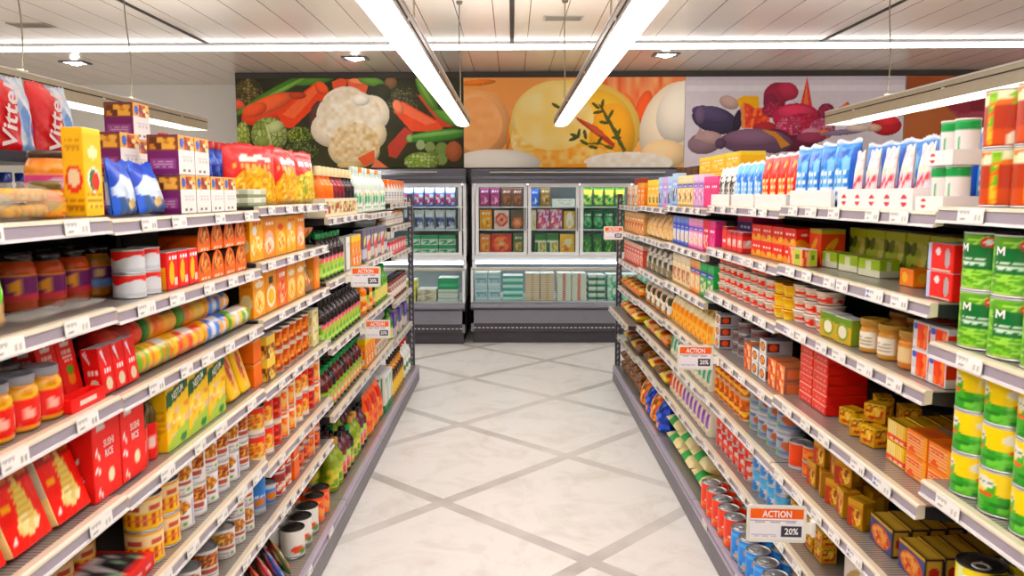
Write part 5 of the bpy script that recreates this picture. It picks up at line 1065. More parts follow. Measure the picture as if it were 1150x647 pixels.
# --- sixth shelf and base
for i, y in enumerate((2.05, 2.16, 2.29, 2.44)):
    put('chick' if i % 2 else 'lent', -1, -.935, y, T(-1, B, 6) + .0006, 'white pulse can on the sixth shelf, single, %s from the near end' % ORD[i], 'white pulse cans on the sixth shelf')
row(-1, T(-1, B, 6), 'chick', 2.545, 2, .09, .895, 'white chickpea can on the sixth shelf, stacked', 'white pulse cans on the sixth shelf', tiers=2)
can('bluecan', 'nut_can', .04, .14, [('f', '#2a86d8'), ('r', 0, .0, 1, .12, '#c8d4dc'), ('e', .38, .3, .1, .12, '#d88a34'), ('t', .28, .45, .5, .55, 1, '#fff'), ('r', 0, .5, 1, .52, '#1f6ab8'), ('e', .75, .3, .1, .12, '#d88a34')], nz=18, n=32)
can('bluecans', 'nut_can', .034, .075, [('f', '#2a80d0'), ('e', .4, .4, .12, .25, '#d88a34'), ('r', 0, .8, 1, 1, '#c8d4dc')])
put('bluecan', -1, -.945, 2.80, T(-1, C_, 6) + .0006, 'tall blue nut can on the sixth shelf'); put('bluecans', -1, -.93, 2.895, T(-1, C_, 6) + .0006, 'small blue nut can beside the tall one')
can('pepper', 'pepper_can', .039, .09, [('f', '#b8342c'), ('r', 0, .55, 1, .9, '#8a2420'), ('v', 0, .1, 1, .6, 12, 4, ['#e87a2c', '#f0e4d0', '#d8482a', '#f4f0e8'], None)])
row(-1, T(-1, C_, 6), 'pepper', 2.985, 2, .084, .885, 'red pepper can with pale picture', 'red pepper cans', tiers=2)
carton('brightor', 'lentil_box', .075, .06, .09, [('f', '#f0701a'), ('r', 0, .92, 1, 1, '#f8d8b0')], cat='lentil box')
row(-1, T(-1, C_, 6), 'brightor', 3.155, 1, .1, .885, 'bright orange plain box', 'bright orange boxes', tiers=2)
can('beans', 'bean_can', .044, .09, [('f', '#8a1f1a'), ('v', 0, .05, 1, .95, 16, 6, ['#b8341e', '#d8581e', '#7a1a16', '#e88a3a'], None), ('r', 0, .0, 1, .1, '#d8d0c8')])
can('carrot', 'carrot_can', .044, .09, [('f', '#e86a1a'), ('v', .0, .05, 1, .9, 14, 6, ['#f08a2a', '#d8501a', '#f4b060'], None), ('s', .5, 0, .54, 1, 1, '#f6e4c8')])
row(-1, T(-1, C_, 6), ['beans', 'beans', 'carrot'], 3.26, 4, .094, .885, ['dark red bean can', 'dark red kidney bean can', 'orange carrot can, lower left run'], 'bean and carrot cans', tiers=2)
ZB = BASE + BT - .032
pouchc = [('#c8586a', '#e8a070', '#f0d8c0'), ('#d8503a', '#f0a878', '#8a3a34'), ('#5a6a3a', '#e0402c', '#f0e0b8'), ('#3a5aa0', '#c8d4e8', '#d8584a')]
for i, p in enumerate(pouchc):
    bag('pouch%d' % i, 'soup_pouch', .15, .03, .17, [('f', p[0]), ('v', .05, .1, .95, .85, 5, 5, list(p), None), ('V', .5, .4, .3, .2, 4, 4, [p[2], p[1]], None)], cat='pouch', seed=i)
for i in range(6): put('pouch%d' % (3 - i % 4), -1, -.885, 2.56 + i * .075, ZB + .022, 'glossy soup pouch tilted in the base rack, %s from the near end' % ORD[i], 'soup pouches', .6, -.45)
can('wdark', 'tomato_can', .05, .118, [('f', '#eeece6'), ('e', .36, .3, .1, .15, '#d8502a'), ('e', .44, .2, .07, .1, '#6a8a34'), ('e', .72, .3, .1, .15, '#d8502a'), ('r', 0, 0, 1, .05, '#4a7a3a')], lid='dark_tin', nz=16, n=32)
row(-1, ZB, 'wdark', 3.09, 3, .113, .845, 'white tomato can with dark lid on the base', 'dark lidded white cans', rows=2, rp=.104)
can('orcan', 'carrot_can', .046, .12, [('f', '#e2531c'), ('v', 0, .05, 1, .88, 12, 6, ['#ee7a2a', '#d8441a', '#f0a050'], None)], lid='dark_tin', n=32)
row(-1, ZB, 'orcan', 3.43, 2, .1, .845, 'orange carrot can with dark lid on the base', 'dark lidded orange cans', rows=2, rp=.096)
bottle('limey', 'lemonade_bottle', .043, .24, [('f', '#8a9a2a'), ('r', 0, .1, 1, .5, '#d0d84a'), ('v', 0, .12, 1, .5, 8, 3, ['#b8c83a', '#e8d85a', '#7aa02a'], None)], '#c89a5a', neck=.4)
bottle('pinky', 'lemonade_bottle', .043, .24, [('f', '#5a2a34'), ('r', 0, .1, 1, .5, '#a8d860'), ('v', 0, .12, 1, .5, 8, 3, ['#b8e06a', '#e87a9a', '#d84a5a'], None)], '#1b1a20', neck=.4)
row(-1, ZB, ['limey', 'limey', 'pinky', 'pinky', 'colags'], 3.80, 9, .095, .86, ['lime yellow lemonade bottle on the base', 'lime yellow lemonade with cream cap, base', 'dark lemonade bottle with lime label, base', 'dark lemonade with black cap, base', 'dark drink with green cap, base'], 'lemonade bottles on the base', rows=2, rp=.09)
bag('orbag', 'carrot_bag', .16, .1, .26, [('f', '#e8681a'), ('v', 0, 0, 1, .6, 5, 5, ['#f08a24', '#f8b848', '#d8481a'], None), ('r', .1, .62, .9, .85, '#b82a1e')], cat='bag', seed=4)
row(-1, ZB, 'orbag', 4.72, 3, .175, .85, 'orange bag standing on the base', 'orange bags on the base')
carton('greenwh', 'detergent_box', .15, .09, .25, [('f', '#eef0ec'), ('r', 0, 0, 1, .18, '#2f8a5a'), ('r', .7, .2, .8, .95, '#3a9a6a'), ('p', [(.1, .9), (.6, .9), (.2, .6)], '#4aa87a')], cat='box')
row(-1, ZB, 'greenwh', 5.27, 2, .17, .85, 'white box with green foot on the base', 'white and green boxes')
bottle('oil', 'oil_bottle', .042, .28, [('f', '#c88a24'), ('r', 0, .1, 1, .4, '#f0d03a'), ('r', 0, .5, 1, .7, '#3a2a20')], '#3a3228', neck=.35)
row(-1, ZB, 'oil', 5.60, 6, .1, .85, 'golden oil bottle with yellow label', 'oil bottles')
bottle('jug', 'vinegar_jug', .06, .28, [('f', '#eceeea'), ('r', 0, .15, 1, .5, '#f6f6f4'), ('e', .4, .3, .12, .1, '#3a8a5a')], '#c83a2c', neck=.4)
row(-1, ZB, 'jug', 6.24, 3, .14, .85, 'white vinegar jug with red cap', 'vinegar jugs')
# water multipacks on the raised rack
def multipack(key):
    w, d, h = .235, .12, .245
    vit = [('f', '#eef0f4'), ('r', 0, 0, .5, 1, '#c81a20'), ('r', .5, 0, 1, .42, '#b4cbe6'), ('v', .5, 0, 1, 1, 4, 3, ['#dbe6f2', '#c4d6ea', '#eef2f8', '#9cbade'], None), ('e', .62, .42, .09, .2, '#6a94cc'), ('e', .86, .42, .09, .2, '#3f6cb8'), ('r', .5, .0, 1, .12, '#8fb4dc'), ('e', .86, .5, .04, .07, '#c8282c')]
    bag(key, 'water_multipack', w, d, h, vit, cat='water pack', res=(40, 30), seal=.03, base=.8, texts=[('Vittel', .26, .45, .30, '#f6e8e8', 82, .9)])
    return K[key]
multipack('vittel')
for i, (y, l) in enumerate(((2.53, 'red shrink wrapped water pack, first on the raised shelf'), (2.775, 'red shrink wrapped water pack, beside the first on the raised shelf'), (2.285, 'red shrink wrapped water pack at the very near end'))):
    put('vittel', -1, -1.60, y, 1.7256, l, 'water packs on the raised shelf', .0)
bottle('darkwater', 'water_bottle', .038, .17, [('f', '#2a3350'), ('r', 0, .1, 1, .55, '#d8e0ee'), ('v', 0, .1, 1, .55, 8, 3, ['#e8ecf4', '#3a5aa8', '#c8d4e8', '#8a2a3a'], None)], '#1f3a8a', neck=.45)
row(-1, 1.495, 'darkwater', 2.0, 9, .085, 1.5, 'small bottle with blue and white label beneath the raised shelf', 'bottles under the raised shelf')

# ------------------------------------------------------------------ goods: RIGHT run
# top shelf
can('carrotbig', 'carrot_can', .049, .113, [('f', '#a83c12'), ('r', 0, 0, 1, .3, '#c05016'), ('v', 0, .72, 1, 1, 14, 3, ['#8ac02e', '#e8e4b8', '#a8cc4a', '#d87a2a', '#f0eed0'], None), ('v', .42, .04, .46, .72, 1, 7, ['#f0a020', '#6ab834', '#e8701a', '#f4c84a'], None), ('r', .47, .36, .7, .52, '#a83a14'), ('t', .48, .39, .68, .5, 2, '#e0a080'), ('e', .62, .14, .07, .14, '#f0ead0'), ('r', .72, .02, 1, .72, '#b8481a'), ('t', .76, .1, .96, .66, 8, '#cf6a3a'), ('r', 0, .0, .3, .72, '#b8481a'), ('r', 0, .98, 1, 1, '#e8dcb8')], nz=22, n=44)
row(1, T(1, A, 1), 'carrotbig', 1.265, 4, .1015, .925, 'large orange carrot can with leafy band', 'large orange carrot cans', tiers=2, turn=.75, jit=.3)
tray('salttray', 'display_tray', .115, .09, .032, [('f', '#f4f1ee'), ('e', .3, .5, .1, .34, '#c8323a'), ('r', .2, .4, .4, .62, '#f8f4f2')])
put('salttray', 1, .96, 1.75, T(1, B, 1) + .0006, 'low white tray with red roundel holding salt shakers')
put('salttray', 1, .975, 1.75, T(1, B, 1) + .0006 + .0985, 'low white tray holding the upper salt shakers')
can('salt', 'salt_shaker', .026, .094, [('f', '#f2efec'), ('r', 0, .78, 1, 1, '#1f9a52'), ('r', 0, .0, 1, .1, '#f8f6f4'), ('e', .38, .4, .06, .1, '#d84a3a'), ('r', .55, .2, .57, .6, '#3aa868')], cat='salt shaker', lid='white_card', mat='gloss', part='lid')
for t_ in range(2):
    for i in range(2): put('salt', 1, .96 + .015 * t_, 1.722 + i * .056, T(1, B, 1) + .0042 + t_ * .0985, 'white salt shaker with green lid, %s, %s one' % (('lower tray', 'upper tray')[t_], ('nearer', 'farther')[i]), 'salt shakers')
tray('sticktray', 'display_tray', .42, .1, .05, [('f', '#f3f0ee')] + [q for k in range(5) for q in (('e', .1 + k * .2, .42, .035, .28, '#c23a44'), ('r', .06 + k * .2, .34, .14 + k * .2, .5, '#f8f4f2'))])
put('sticktray', 1, .965, 2.03, T(1, B, 1) + .0006, 'long white tray with red roundels holding slim packets')
bag('stick', 'rice_cake_packet', .036, .022, .15, [('f', '#efe8ea'), ('s', 0, .3, 1, .9, 2, '#e4d8e0'), ('p', [(0, .2), (1, .45), (1, .55), (0, .32)], '#d04a52'), ('v', 0, .55, 1, .95, 3, 5, ['#f4f0f0', '#f4eef0', '#e8c8d0', '#d8e8d0', '#efe8ea'], None)], cat='slim packet', res=(10, 16), seed=2)
for i in range(9):
    put('stick', 1, .957 + .012 * (i % 2), 1.845 + i * .046, T(1, B, 1) + .0068, 'slim white packet with red stripe in the long tray, %s from the near end' % ORD[i], 'slim white packets', random.uniform(-.2, .2), -.08, random.uniform(-.05, .05))
def crisp(key, name, cols, seed, txt='#fff', w=.1, h=.19, d=.05):
    bag(key, name, w, d, h, [('f', cols[0]), ('r', 0, .965, 1, 1, '#e8f0f6'), ('v', .05, .55, .95, .85, 4, 3, cols, None, seed), ('s', .2, .08, .7, .55, 4, cols[1]), ('t', .25, .12, .75, .6, 4, txt), ('r', .8, 0, 1, .88, cols[2])], cat='snack bag', res=(26, 32), seed=seed, seal=.04)
crisp('bluebag', 'snack_bag', ['#2a8ad0', '#8ac8ec', '#1a5cb8'], 3); crisp('redbag', 'snack_bag', ['#d8381c', '#f0a82a', '#e0281c'], 4, '#f6e8c0', .085); crisp('lightblue', 'snack_bag', ['#5ab0e4', '#c8e4f6', '#2a78d0'], 5, '#eaf4fc', .085, .175); crisp('whiteblack', 'snack_bag', ['#ece8e2', '#2a2624', '#f4f0ea'], 6, '#3a3230', .08, .165)
K['whiteblack'].root.data.materials[0] = MATS['paper']
row(1, T(1, B, 1), 'bluebag', 2.30, 4, .105, .94, 'blue snack bag with white writing, front row', 'blue snack bags', turn=.25, jit=.08)
row(1, T(1, B, 1), 'bluebag', 1.86, 6, .12, 1.10, 'blue snack bag standing behind the slim packets', 'blue snack bags', turn=.2, jit=.05)
row(1, T(1, C_, 1), 'redbag', 2.71, 4, .09, .94, 'red and orange snack bag', 'red snack bags', turn=.2, jit=.08)
row(1, T(1, C_, 1), 'lightblue', 3.075, 4, .09, .94, 'light blue snack bag', 'light blue snack bags', turn=.2, jit=.08)
row(1, T(1, C_, 1), 'whiteblack', 3.435, 3, .085, .94, 'white and black snack bag', 'white and black snack bags', turn=.2, jit=.08)
tray('whtray', 'display_tray', .34, .012, .048, [('f', '#f5f2ef'), ('r', .0, .9, 1, 1, '#fbf9f7')])
for i, (y, l) in enumerate(((2.475, 'low white card front before the blue bags'), (2.855, 'low white card front before the red bags'), (3.215, 'low white card front before the light blue bags'), (3.52, 'low white card front before the white bags'))):
    put('whtray', 1, .928, y, T(1, B if y < 2.6 else C_, 1) + .0006, l, 'white card fronts')
def choc(key, base, lo, hi, pic, h, w=.13, d=.05, name='chocolate_box', cat='chocolate box', band=None):
    carton(key, name, w, d, h, [('f', base), ('r', 0, .8, 1, 1, hi), ('v', .1, .12, .9, .55, 4, 4, pic, None), ('r', 0, 0, 1, .08, lo)] + ([('r', 0, .6, 1, .74, band), ('t', .15, .63, .85, .71, 1, '#fff')] if band else [('t', .15, .62, .85, .76, 1, '#fff')]), [('f', base), ('r', 0, .8, 1, 1, hi)], cat=cat)
choc('pinkb', '#e23a7c', '#c82a68', '#ec5a92', ['#e8508a', '#d83070'], .15); choc('lilacw', '#d8b8dc', '#b88ac4', '#e8d4ec', ['#f0e8f0', '#b87ac0', '#e88ab0'], .165, .11, band='#8a5ab8'); choc('creamc', '#f0dca0', '#c8a050', '#f6e8c0', ['#f8ecc8', '#8a5a34', '#e8c070'], .165, .125, band='#4a5ab0')
choc('yellst', '#f6c41c', '#e8a81a', '#f9d84a', ['#f8d040', '#f2b81e', '#fbe48a'], .088, .26, .12)
row(1, T(1, D, 1), 'pinkb', 3.735, 2, .133, .945, 'pink chocolate box on the top shelf', 'pink chocolate boxes')
row(1, T(1, D, 1), 'lilacw', 3.995, 2, .115, .945, 'lilac and white chocolate box', 'lilac chocolate boxes')
row(1, T(1, D, 1), 'creamc', 4.235, 3, .131, .945, 'cream chocolate box with blue band', 'cream chocolate boxes')
row(1, T(1, D, 1), 'yellst', 3.86, 3, .27, 1.06, 'yellow chocolate carton at the back', 'yellow chocolate cartons', tiers=3, jit=.005)
choc('lilacb', '#c89ad8', '#e86aa8', '#d8b4e4', ['#a8c8e8', '#e8e0f0', '#8a6a7a', '#c8a8e0'], .185, .14); choc('bluel', '#a8c4e8', '#7aa0d8', '#c0d8f0', ['#6a5a6a', '#e0e8f4', '#8ab0dc', '#4a3a44'], .185, .14)
choc('yellowc', '#f4c41e', '#e8a818', '#f8d850', ['#f9e490', '#e8b020', '#4a3a1a', '#fae8b0'], .175, .13); choc('orangec', '#ee8a1c', '#d8701a', '#f4a83a', ['#f6b45a', '#e0741a', '#f8d0a0'], .17, .15); choc('palec', '#e8dcc4', '#c8b48a', '#f0e8d8', ['#8ab0d8', '#f0e0c8', '#c87a4a'], .155, .12); choc('brownr', '#8a3018', '#d8b48a', '#a84020', ['#b85a2c', '#6a2414', '#d88a54'], .215, .1); choc('peach', '#e8b890', '#c88a5a', '#f0d0b0', ['#c86a3a', '#f4dcc0', '#a84a24'], .16, .1)
row(1, T(1, D, 1), ['bluel'], 4.636, 1, .15, .945, 'pale blue chocolate box beside the cream ones')
row(1, T(1, E_, 1), ['bluel', 'lilacb'], 4.785, 3, .148, .945, ['pale blue chocolate box, fifth bay', 'lilac chocolate box, fifth bay'], 'lilac and blue chocolate boxes')
row(1, T(1, E_, 1), 'yellowc', 5.215, 3, .14, .945, 'yellow chocolate box with bee pattern', 'yellow boxes in the fifth bay')
row(1, T(1, F_, 1), 'orangec', 5.78, 2, .16, .945, 'orange chocolate box near the end', 'orange boxes in the last bay')
row(1, T(1, F_, 1), ['palec', 'peach'], 6.10, 4, .125, .945, ['pale chocolate box with blue picture', 'peach chocolate box, last bay'], 'pale boxes in the last bay')
row(1, T(1, F_, 1), 'brownr', 6.3, 4, .105, 1.02, 'tall brown and red chocolate box at the far end', 'tall brown boxes')
carton('darkpk', 'chocolate_box', .15, .1, .255, [('f', '#4a3226'), ('s', 0, .0, 1, 1, 5, '#5c4030'), ('r', 0, .9, 1, .95, '#6a4a34')], cat='chocolate box')
row(1, T(1, E_, 1), 'darkpk', 5.0, 4, .16, 1.14, 'tall dark brown box at the back of the top shelf', 'tall dark boxes', jit=.005)
# second shelf
R_ = np.random.RandomState(3)
bean = [('f', '#7cbf3c'), ('N', .5, .5, .8, .8, 20, 12, '#4f8a28', '#7ab83a')] + [('E', R_.rand(), R_.rand(), .09, .022, R_.uniform(-70, 70), ('#8fd04a', '#a8dc62', '#74b83c', '#b4e070')[q % 4]) for q in range(110)] + [('r', .34, .36, .62, .82, '#136b35'), ('e', .56, .86, .06, .09, '#d8302a'), ('r', .53, .85, .59, .875, '#fff'), ('r', .55, .82, .57, .91, '#fff'), ('r', .62, .0, .86, 1, '#2a7a4a'), ('t', .64, .3, .84, .9, 7, '#5a9a74'), ('t', .36, .42, .54, .58, 3, '#d8ecd8'), ('r', 0, 0, 1, .02, '#dcd0a0')]
def beancan(key, desc):
    can(key, 'green_bean_can', .05, .119, bean, nz=30, n=60)
    o = K[key].root; m = MB(); r = .0496
    v = [(-.6, -.5), (-.36, -.5), (-.36, .5), (-.6, .5), (.36, -.5), (.6, -.5), (.6, .5), (.36, .5), (-.36, .5), (-.36, .1), (0, -.35), (0, .05), (.36, .5), (.36, .1)]
    f = [(0, 1, 2, 3), (4, 5, 6, 7), (8, 9, 10, 11), (12, 11, 10, 13)]
    P = []
    for x, y in v:
        a = 2 * PI * (.40 - .5) + x * .016 / r
        P.append((r * math.sin(a) * 1.026, -r * math.cos(a) * 1.026, .088 + y * .017))
    m.v.append(np.array(P)); m.c.append(np.broadcast_to(lin('#f4f8f4'), (len(P), 3)))
    for q in f: m.f.append(list(q)); m.m.append(m.mi('tin')); m.sm.append(False)
    m.n = len(P)
    K[key].kids.append(m.obj('lettering', o, False))
beancan('beans_g', '')
row(1, T(1, A, 2), 'beans_g', 1.30, 4, .104, .925, 'large green bean can with dark green label', 'large green bean cans', tiers=2, turn=.8, jit=.22)
carton('redswiss', 'chocolate_bar_box', .105, .1, .062, [('f', '#cf2420'), ('r', 0, 0, .16, 1, '#c4cae4'), ('r', .18, .15, .62, .9, '#d8302a'), ('e', .42, .7, .1, .14, '#f8e8e8'), ('e', .78, .5, .1, .36, '#b4a8a8'), ('r', .2, .0, .9, .1, '#e0c4b0')], [('f', '#c41c1a')], cat='box')
row(1, T(1, B, 2), 'redswiss', 1.745, 1, .1, .945, 'red box with white cross beside the bean cans', 'red boxes with cross', tiers=2)
gp = [('f', '#8a9a34'), ('v', .05, .05, .95, .95, 4, 4, ['#a8b848', '#6a7a24', '#c8cc7a', '#4a5a1c', '#d8902c'], None), ('r', .0, .8, 1, 1, '#b8c83a')]
carton('greenpk', 'green_tea_pack', .12, .1, .125, gp, cat='tea pack')
row(1, T(1, B, 2), 'greenpk', 1.90, 6, .125, 1.10, 'olive green pack set back on the shelf', 'olive green packs')
carton('greenlow', 'green_tea_pack', .11, .06, .05, [('f', '#a8c83a'), ('r', .0, .0, 1, .4, '#d8d8c0'), ('r', .35, .4, .6, .9, '#e8f0d0')], T=[('f', '#b4cc4a'), ('v', .1, .1, .9, .9, 4, 3, ['#c8d868', '#8aa034', '#e0e0b0'], None)], cat='tea pack')
for i, (y, l) in enumerate(((2.24, 'low lime green pack before the olive packs, nearest one'), (2.38, 'low lime green pack before the olive packs, middle one'), (2.53, 'low lime green pack before the olive packs, by the orange packs'))): put('greenlow', 1, 1.04, y, T(1, B, 2) + .0006, l, 'low lime packs', .1)
carton('smallor', 'sweets_box', .07, .06, .045, [('f', '#e8861c'), ('e', .4, .5, .2, .3, '#f6c04a')], T=[('f', '#f09a2a')], cat='sweets box')
put('smallor', 1, 1.03, 2.0, T(1, B, 2) + .0006, 'small orange box alone before the olive packs')
carton('redor', 'cracker_box', .12, .1, .062, [('f', '#d8301c'), ('w', .3, .12, 1.5, '#f0a02a'), ('t', .1, .6, .9, .85, 1, '#f8e4d0'), ('E', .75, .3, .2, .14, 20, '#f6c83a')], T=[('f', '#d8401e')], cat='cracker box')
row(1, T(1, C_, 2), 'redor', 2.755, 4, .126, .965, 'red and orange cracker box', 'red cracker boxes', tiers=2)
carton('orgbox', 'cracker_box', .1, .08, .12, [('f', '#e0501e'), ('E', .4, .5, .36, .12, 40, '#f4b83a'), ('E', .6, .3, .36, .1, -30, '#f09028'), ('r', 0, .85, 1, 1, '#c8b43a')], cat='cracker box')
row(1, T(1, B, 2), 'orgbox', 2.615, 1, .1, 1.0, 'tall orange cracker box beside red cracker boxes')
carton('greentag', 'cracker_box', .13, .05, .055, [('f', '#e8b070'), ('r', .5, .1, .85, 1, '#b4cc3a'), ('r', .55, .4, .8, .7, '#6a7a2a'), ('v', 0, 0, .45, 1, 3, 2, ['#f0c088', '#d8502a'], None)], cat='cracker box')
put('greentag', 1, .955, 2.66 - .06, T(1, B, 2) + .0006, 'low peach pack with lime label at the front edge')
carton('smallred', 'raisin_pack', .075, .05, .085, [('f', '#cc2a2a'), ('r', .1, .25, .9, .6, '#e8b4a8'), ('E', .5, .5, .2, .1, 30, '#f8ecec'), ('r', 0, .8, 1, 1, '#a81c20')], cat='raisin pack'); carton('smallred2', 'raisin_pack', .075, .05, .1, [('f', '#d8382c'), ('r', .15, .3, .85, .45, '#f6e4e0'), ('r', 0, .85, 1, 1, '#b02420')], cat='raisin pack')
row(1, T(1, C_, 2), ['smallred', 'smallred', 'smallred', 'smallred2'], 3.29, 4, .08, .945, 'small red raisin pack', 'small red raisin packs')
carton('magenta', 'confectionery_box', .22, .13, .165, [('f', '#b0145c'), ('r', .05, .5, .95, .75, '#1f2f7a'), ('t', .15, .57, .85, .68, 1, '#e8ecf8')], [('f', '#a01454'), ('r', .05, .5, .95, .74, '#1f2f7a'), ('t', .15, .57, .85, .68, 1, '#dfe4f4')], cat='confectionery box')
put('magenta', 1, 1.09, 3.50, T(1, C_, 2) + .0006, 'big magenta box with navy banner behind red packs', 'magenta boxes', 0)
choc('magm', '#d02a78', '#b01c60', '#dc4a90', ['#e060a0', '#c02a70'], .155, .11, name='biscuit_box', cat='biscuit box'); choc('pinkw', '#e88ac0', '#c84a98', '#f0b0d8', ['#f8ecd8', '#e8c890', '#f4d8e8'], .155, .1, band='#4a48b0', name='biscuit_box', cat='biscuit box'); choc('bluew', '#4a68c8', '#2a48a8', '#8aa0e0', ['#f4e8c8', '#e8d8a0', '#f0f0f4'], .155, .1, band='#2a3ca0', name='biscuit_box', cat='biscuit box'); choc('redm', '#c8182c', '#a81024', '#d8303c', ['#d8404c', '#f0d0d0'], .155, .1, name='biscuit_box', cat='biscuit box')
row(1, T(1, D, 2), ['magm', 'redm'], 3.75, 2, .115, .945, ['magenta biscuit box, second shelf', 'red biscuit box, second shelf'], 'biscuit boxes, second shelf')
row(1, T(1, D, 2), 'pinkw', 3.98, 3, .105, .945, 'pink biscuit box with blue band', 'biscuit boxes, second shelf')
row(1, T(1, D, 2), 'bluew', 4.30, 4, .105, .945, 'blue biscuit box with cream picture', 'biscuit boxes, second shelf')
bag('beige', 'sugar_bag', .17, .08, .16, [('f', '#e0c090'), ('E', .4, .6, .3, .08, 40, '#b86a34'), ('v', .05, .05, .95, .5, 3, 3, ['#f0dcb4', '#e8c890', '#d8a868'], None)], cat='sugar bag', seed=6)
row(1, T(1, E_, 2), 'beige', 4.80, 5, .178, .945, 'beige sugar bag with brown flash', 'beige sugar bags')
choc('creamo', '#e8b070', '#d88a3a', '#f0cc98', ['#d8782c', '#f6dcb4', '#b8541e'], .165, .13, name='biscuit_box', cat='biscuit box')
row(1, T(1, F_, 2), 'creamo', 5.78, 7, .138, .945, 'cream and orange biscuit box at the far end, second shelf', 'orange biscuit boxes')
# third shelf
pea = [('f', '#f4d81e'), ('v', 0, .0, 1, .45, 18, 5, ['#3f9a34', '#5cb040', '#2f7a2a', '#7ac850'], None, 3), ('p', [(0, .3), (.1, .45), (.2, .3), (.33, .3), (.45, .78), (.5, .3), (.62, .3), (.75, .8), (.82, .3), (1, .3), (1, .02), (.8, .02), (.78, .42), (.6, .3)], '#4fa838'), ('e', .37, .74, .09, .14, '#e9e8da'), ('t', .3, .7, .44, .78, 1, '#4a6a4a'), ('e', .68, .74, .09, .14, '#e9e8da'), ('r', .32, .42, .44, .52, '#dc5a24'), ('r', .64, .42, .75, .52, '#dc5a24'), ('s', .86, .2, .99, .95, 1, '#d8b81a')]
can('peas', 'pea_can', .046, .0895, pea, nz=24, n=48)
row(1, T(1, A, 3), 'peas', 1.30, 4, .102, .925, 'yellow and green pea can', 'yellow and green pea cans', tiers=3, turn=.5, jit=.5)
carton('orswiss', 'tuna_box', .072, .09, .066, [('f', '#dcd8da'), ('e', .18, .8, .14, .12, '#3f5cb0'), ('v', .3, .05, .95, .9, 3, 3, ['#e8581e', '#f08a4a', '#d8401a'], None), ('r', .05, .1, .24, .3, '#f4f0ee')], [('f', '#d8d2d0'), ('r', 0, .3, 1, .8, '#d8401c')], T=[('f', '#c8c4c8'), ('r', .1, .3, .9, .9, '#d04a3a')], cat='tuna box')
row(1, T(1, B, 3), 'orswiss', 1.74, 2, .077, .95, 'silver and orange tuna box', 'silver and orange tuna boxes', tiers=2)
jar('honeyb', 'honey_jar', .047, .095, [('f', '#b8702a'), ('r', .3, .2, .62, .75, '#c8863c'), ('v', 0, .0, 1, 1, 8, 4, ['#c07a30', '#b06824', '#cc8a40'], None), ('r', .4, .25, .6, .72, '#e0c89a')], '#a8843c', neck=.95, lid_mat='tin'); jar('honeys', 'honey_jar', .036, .092, [('f', '#c8943a'), ('r', .3, .2, .7, .75, '#efe8d8'), ('t', .34, .3, .66, .65, 3, '#a89a80')], '#b08a3a', neck=.95, lid_mat='tin')
put('honeyb', 1, 1.0, 1.915, T(1, B, 3) + .0006, 'wide brown honey jar beside the tuna boxes', 'honey jars')
put('honeys', 1, .99, 2.03, T(1, B, 3) + .0006, 'slim honey jar with white label, next to the wide one', 'honey jars')
put('honeys', 1, .985, 2.125, T(1, B, 3) + .0006, 'slim honey jar with white label, next to the green boxes', 'honey jars')
for i in range(4): put('honeyb', 1, 1.11 + .004 * i, 1.9 + i * .108, T(1, B, 3) + .0006, 'brown honey jar in the shaded second row, %s from the near end' % ORD[i], 'honey jars')
carton('greenyel', 'pate_box', .095, .05, .075, [('f', '#c8a83a'), ('r', 0, .7, 1, 1, '#6a8a2c'), ('e', .5, .45, .34, .34, '#8aa03a'), ('e', .5, .45, .24, .24, '#efe8d0')], [('f', '#8a9a34')], cat='pate box')
row(1, T(1, B, 3), 'greenyel', 2.24, 2, .105, .945, 'green and gold box with white roundel', 'green and gold boxes', turn=.12)
tubo = [('f', '#e8d8c8'), ('v', 0, .12, 1, .84, 10, 1, ['#d83a1a', '#e0562a', '#d8c0ac', '#c8321c', '#ee8a5a'], None, 2), ('s', 0, .3, 1, .62, 14, '#f4e6da'), ('t', 0, .34, 1, .6, 1, '#d83a1a', 40)]
tub('tubr', 'dip_tub', .038, .044, .042, tubo, '#e2d6ca'); tub('tuby', 'dip_tub', .036, .042, .042, [('f', '#f0c020'), ('r', 0, .3, 1, .6, '#f6d84a')], '#f0b81c')
row(1, T(1, B, 3), 'tubr', 2.44, 3, .0985, .945, 'red and white dip tub, second bay', 'red and white dip tubs', tiers=3, th=.0425, jit=.3)
row(1, T(1, C_, 3), 'tuby', 2.745, 2, .095, .945, 'yellow dip tub', 'yellow dip tubs', tiers=3, th=.0425)
row(1, T(1, C_, 3), 'tubr', 2.94, 8, .0963, .945, 'red and white dip tub, third bay', 'red and white dip tubs', tiers=4, th=.0425, jit=.4, skip={(0, 3), (3, 3)})
choc('grbox', '#1fa04a', '#147a34', '#3cb864', ['#f0e4c0', '#e8d0a0', '#2a9a50'], .17, .13, name='biscuit_box', cat='biscuit box', band='#2a3c9a'); choc('orbox', '#e89a4a', '#d8782c', '#f0b878', ['#f8ecd4', '#e8c490', '#f0dcb4'], .17, .1, name='biscuit_box', cat='biscuit box', band='#3a48a8'); choc('bebox', '#f0dcb0', '#d8b478', '#f6ead0', ['#b8763c', '#e8c898', '#a8622c'], .17, .11, name='biscuit_box', cat='biscuit box')
row(1, T(1, D, 3), 'grbox', 3.755, 2, .14, .945, 'green biscuit box, third shelf', 'biscuit boxes, third shelf')
row(1, T(1, D, 3), 'orbox', 4.02, 2, .11, .945, 'orange biscuit box with blue band, third shelf', 'biscuit boxes, third shelf')
row(1, T(1, D, 3), 'bebox', 4.24, 4, .115, .945, 'beige biscuit box, third shelf', 'biscuit boxes, third shelf')
bag('darkbag', 'coffee_bag', .16, .07, .18, [('f', '#6a6458'), ('v', 0, 0, 1, .7, 4, 4, ['#4a4438', '#c8c4b4', '#8a7a5a', '#e0dcd0'], None), ('r', .2, .7, .8, .9, '#e4e0d8')], cat='coffee bag', seed=7)
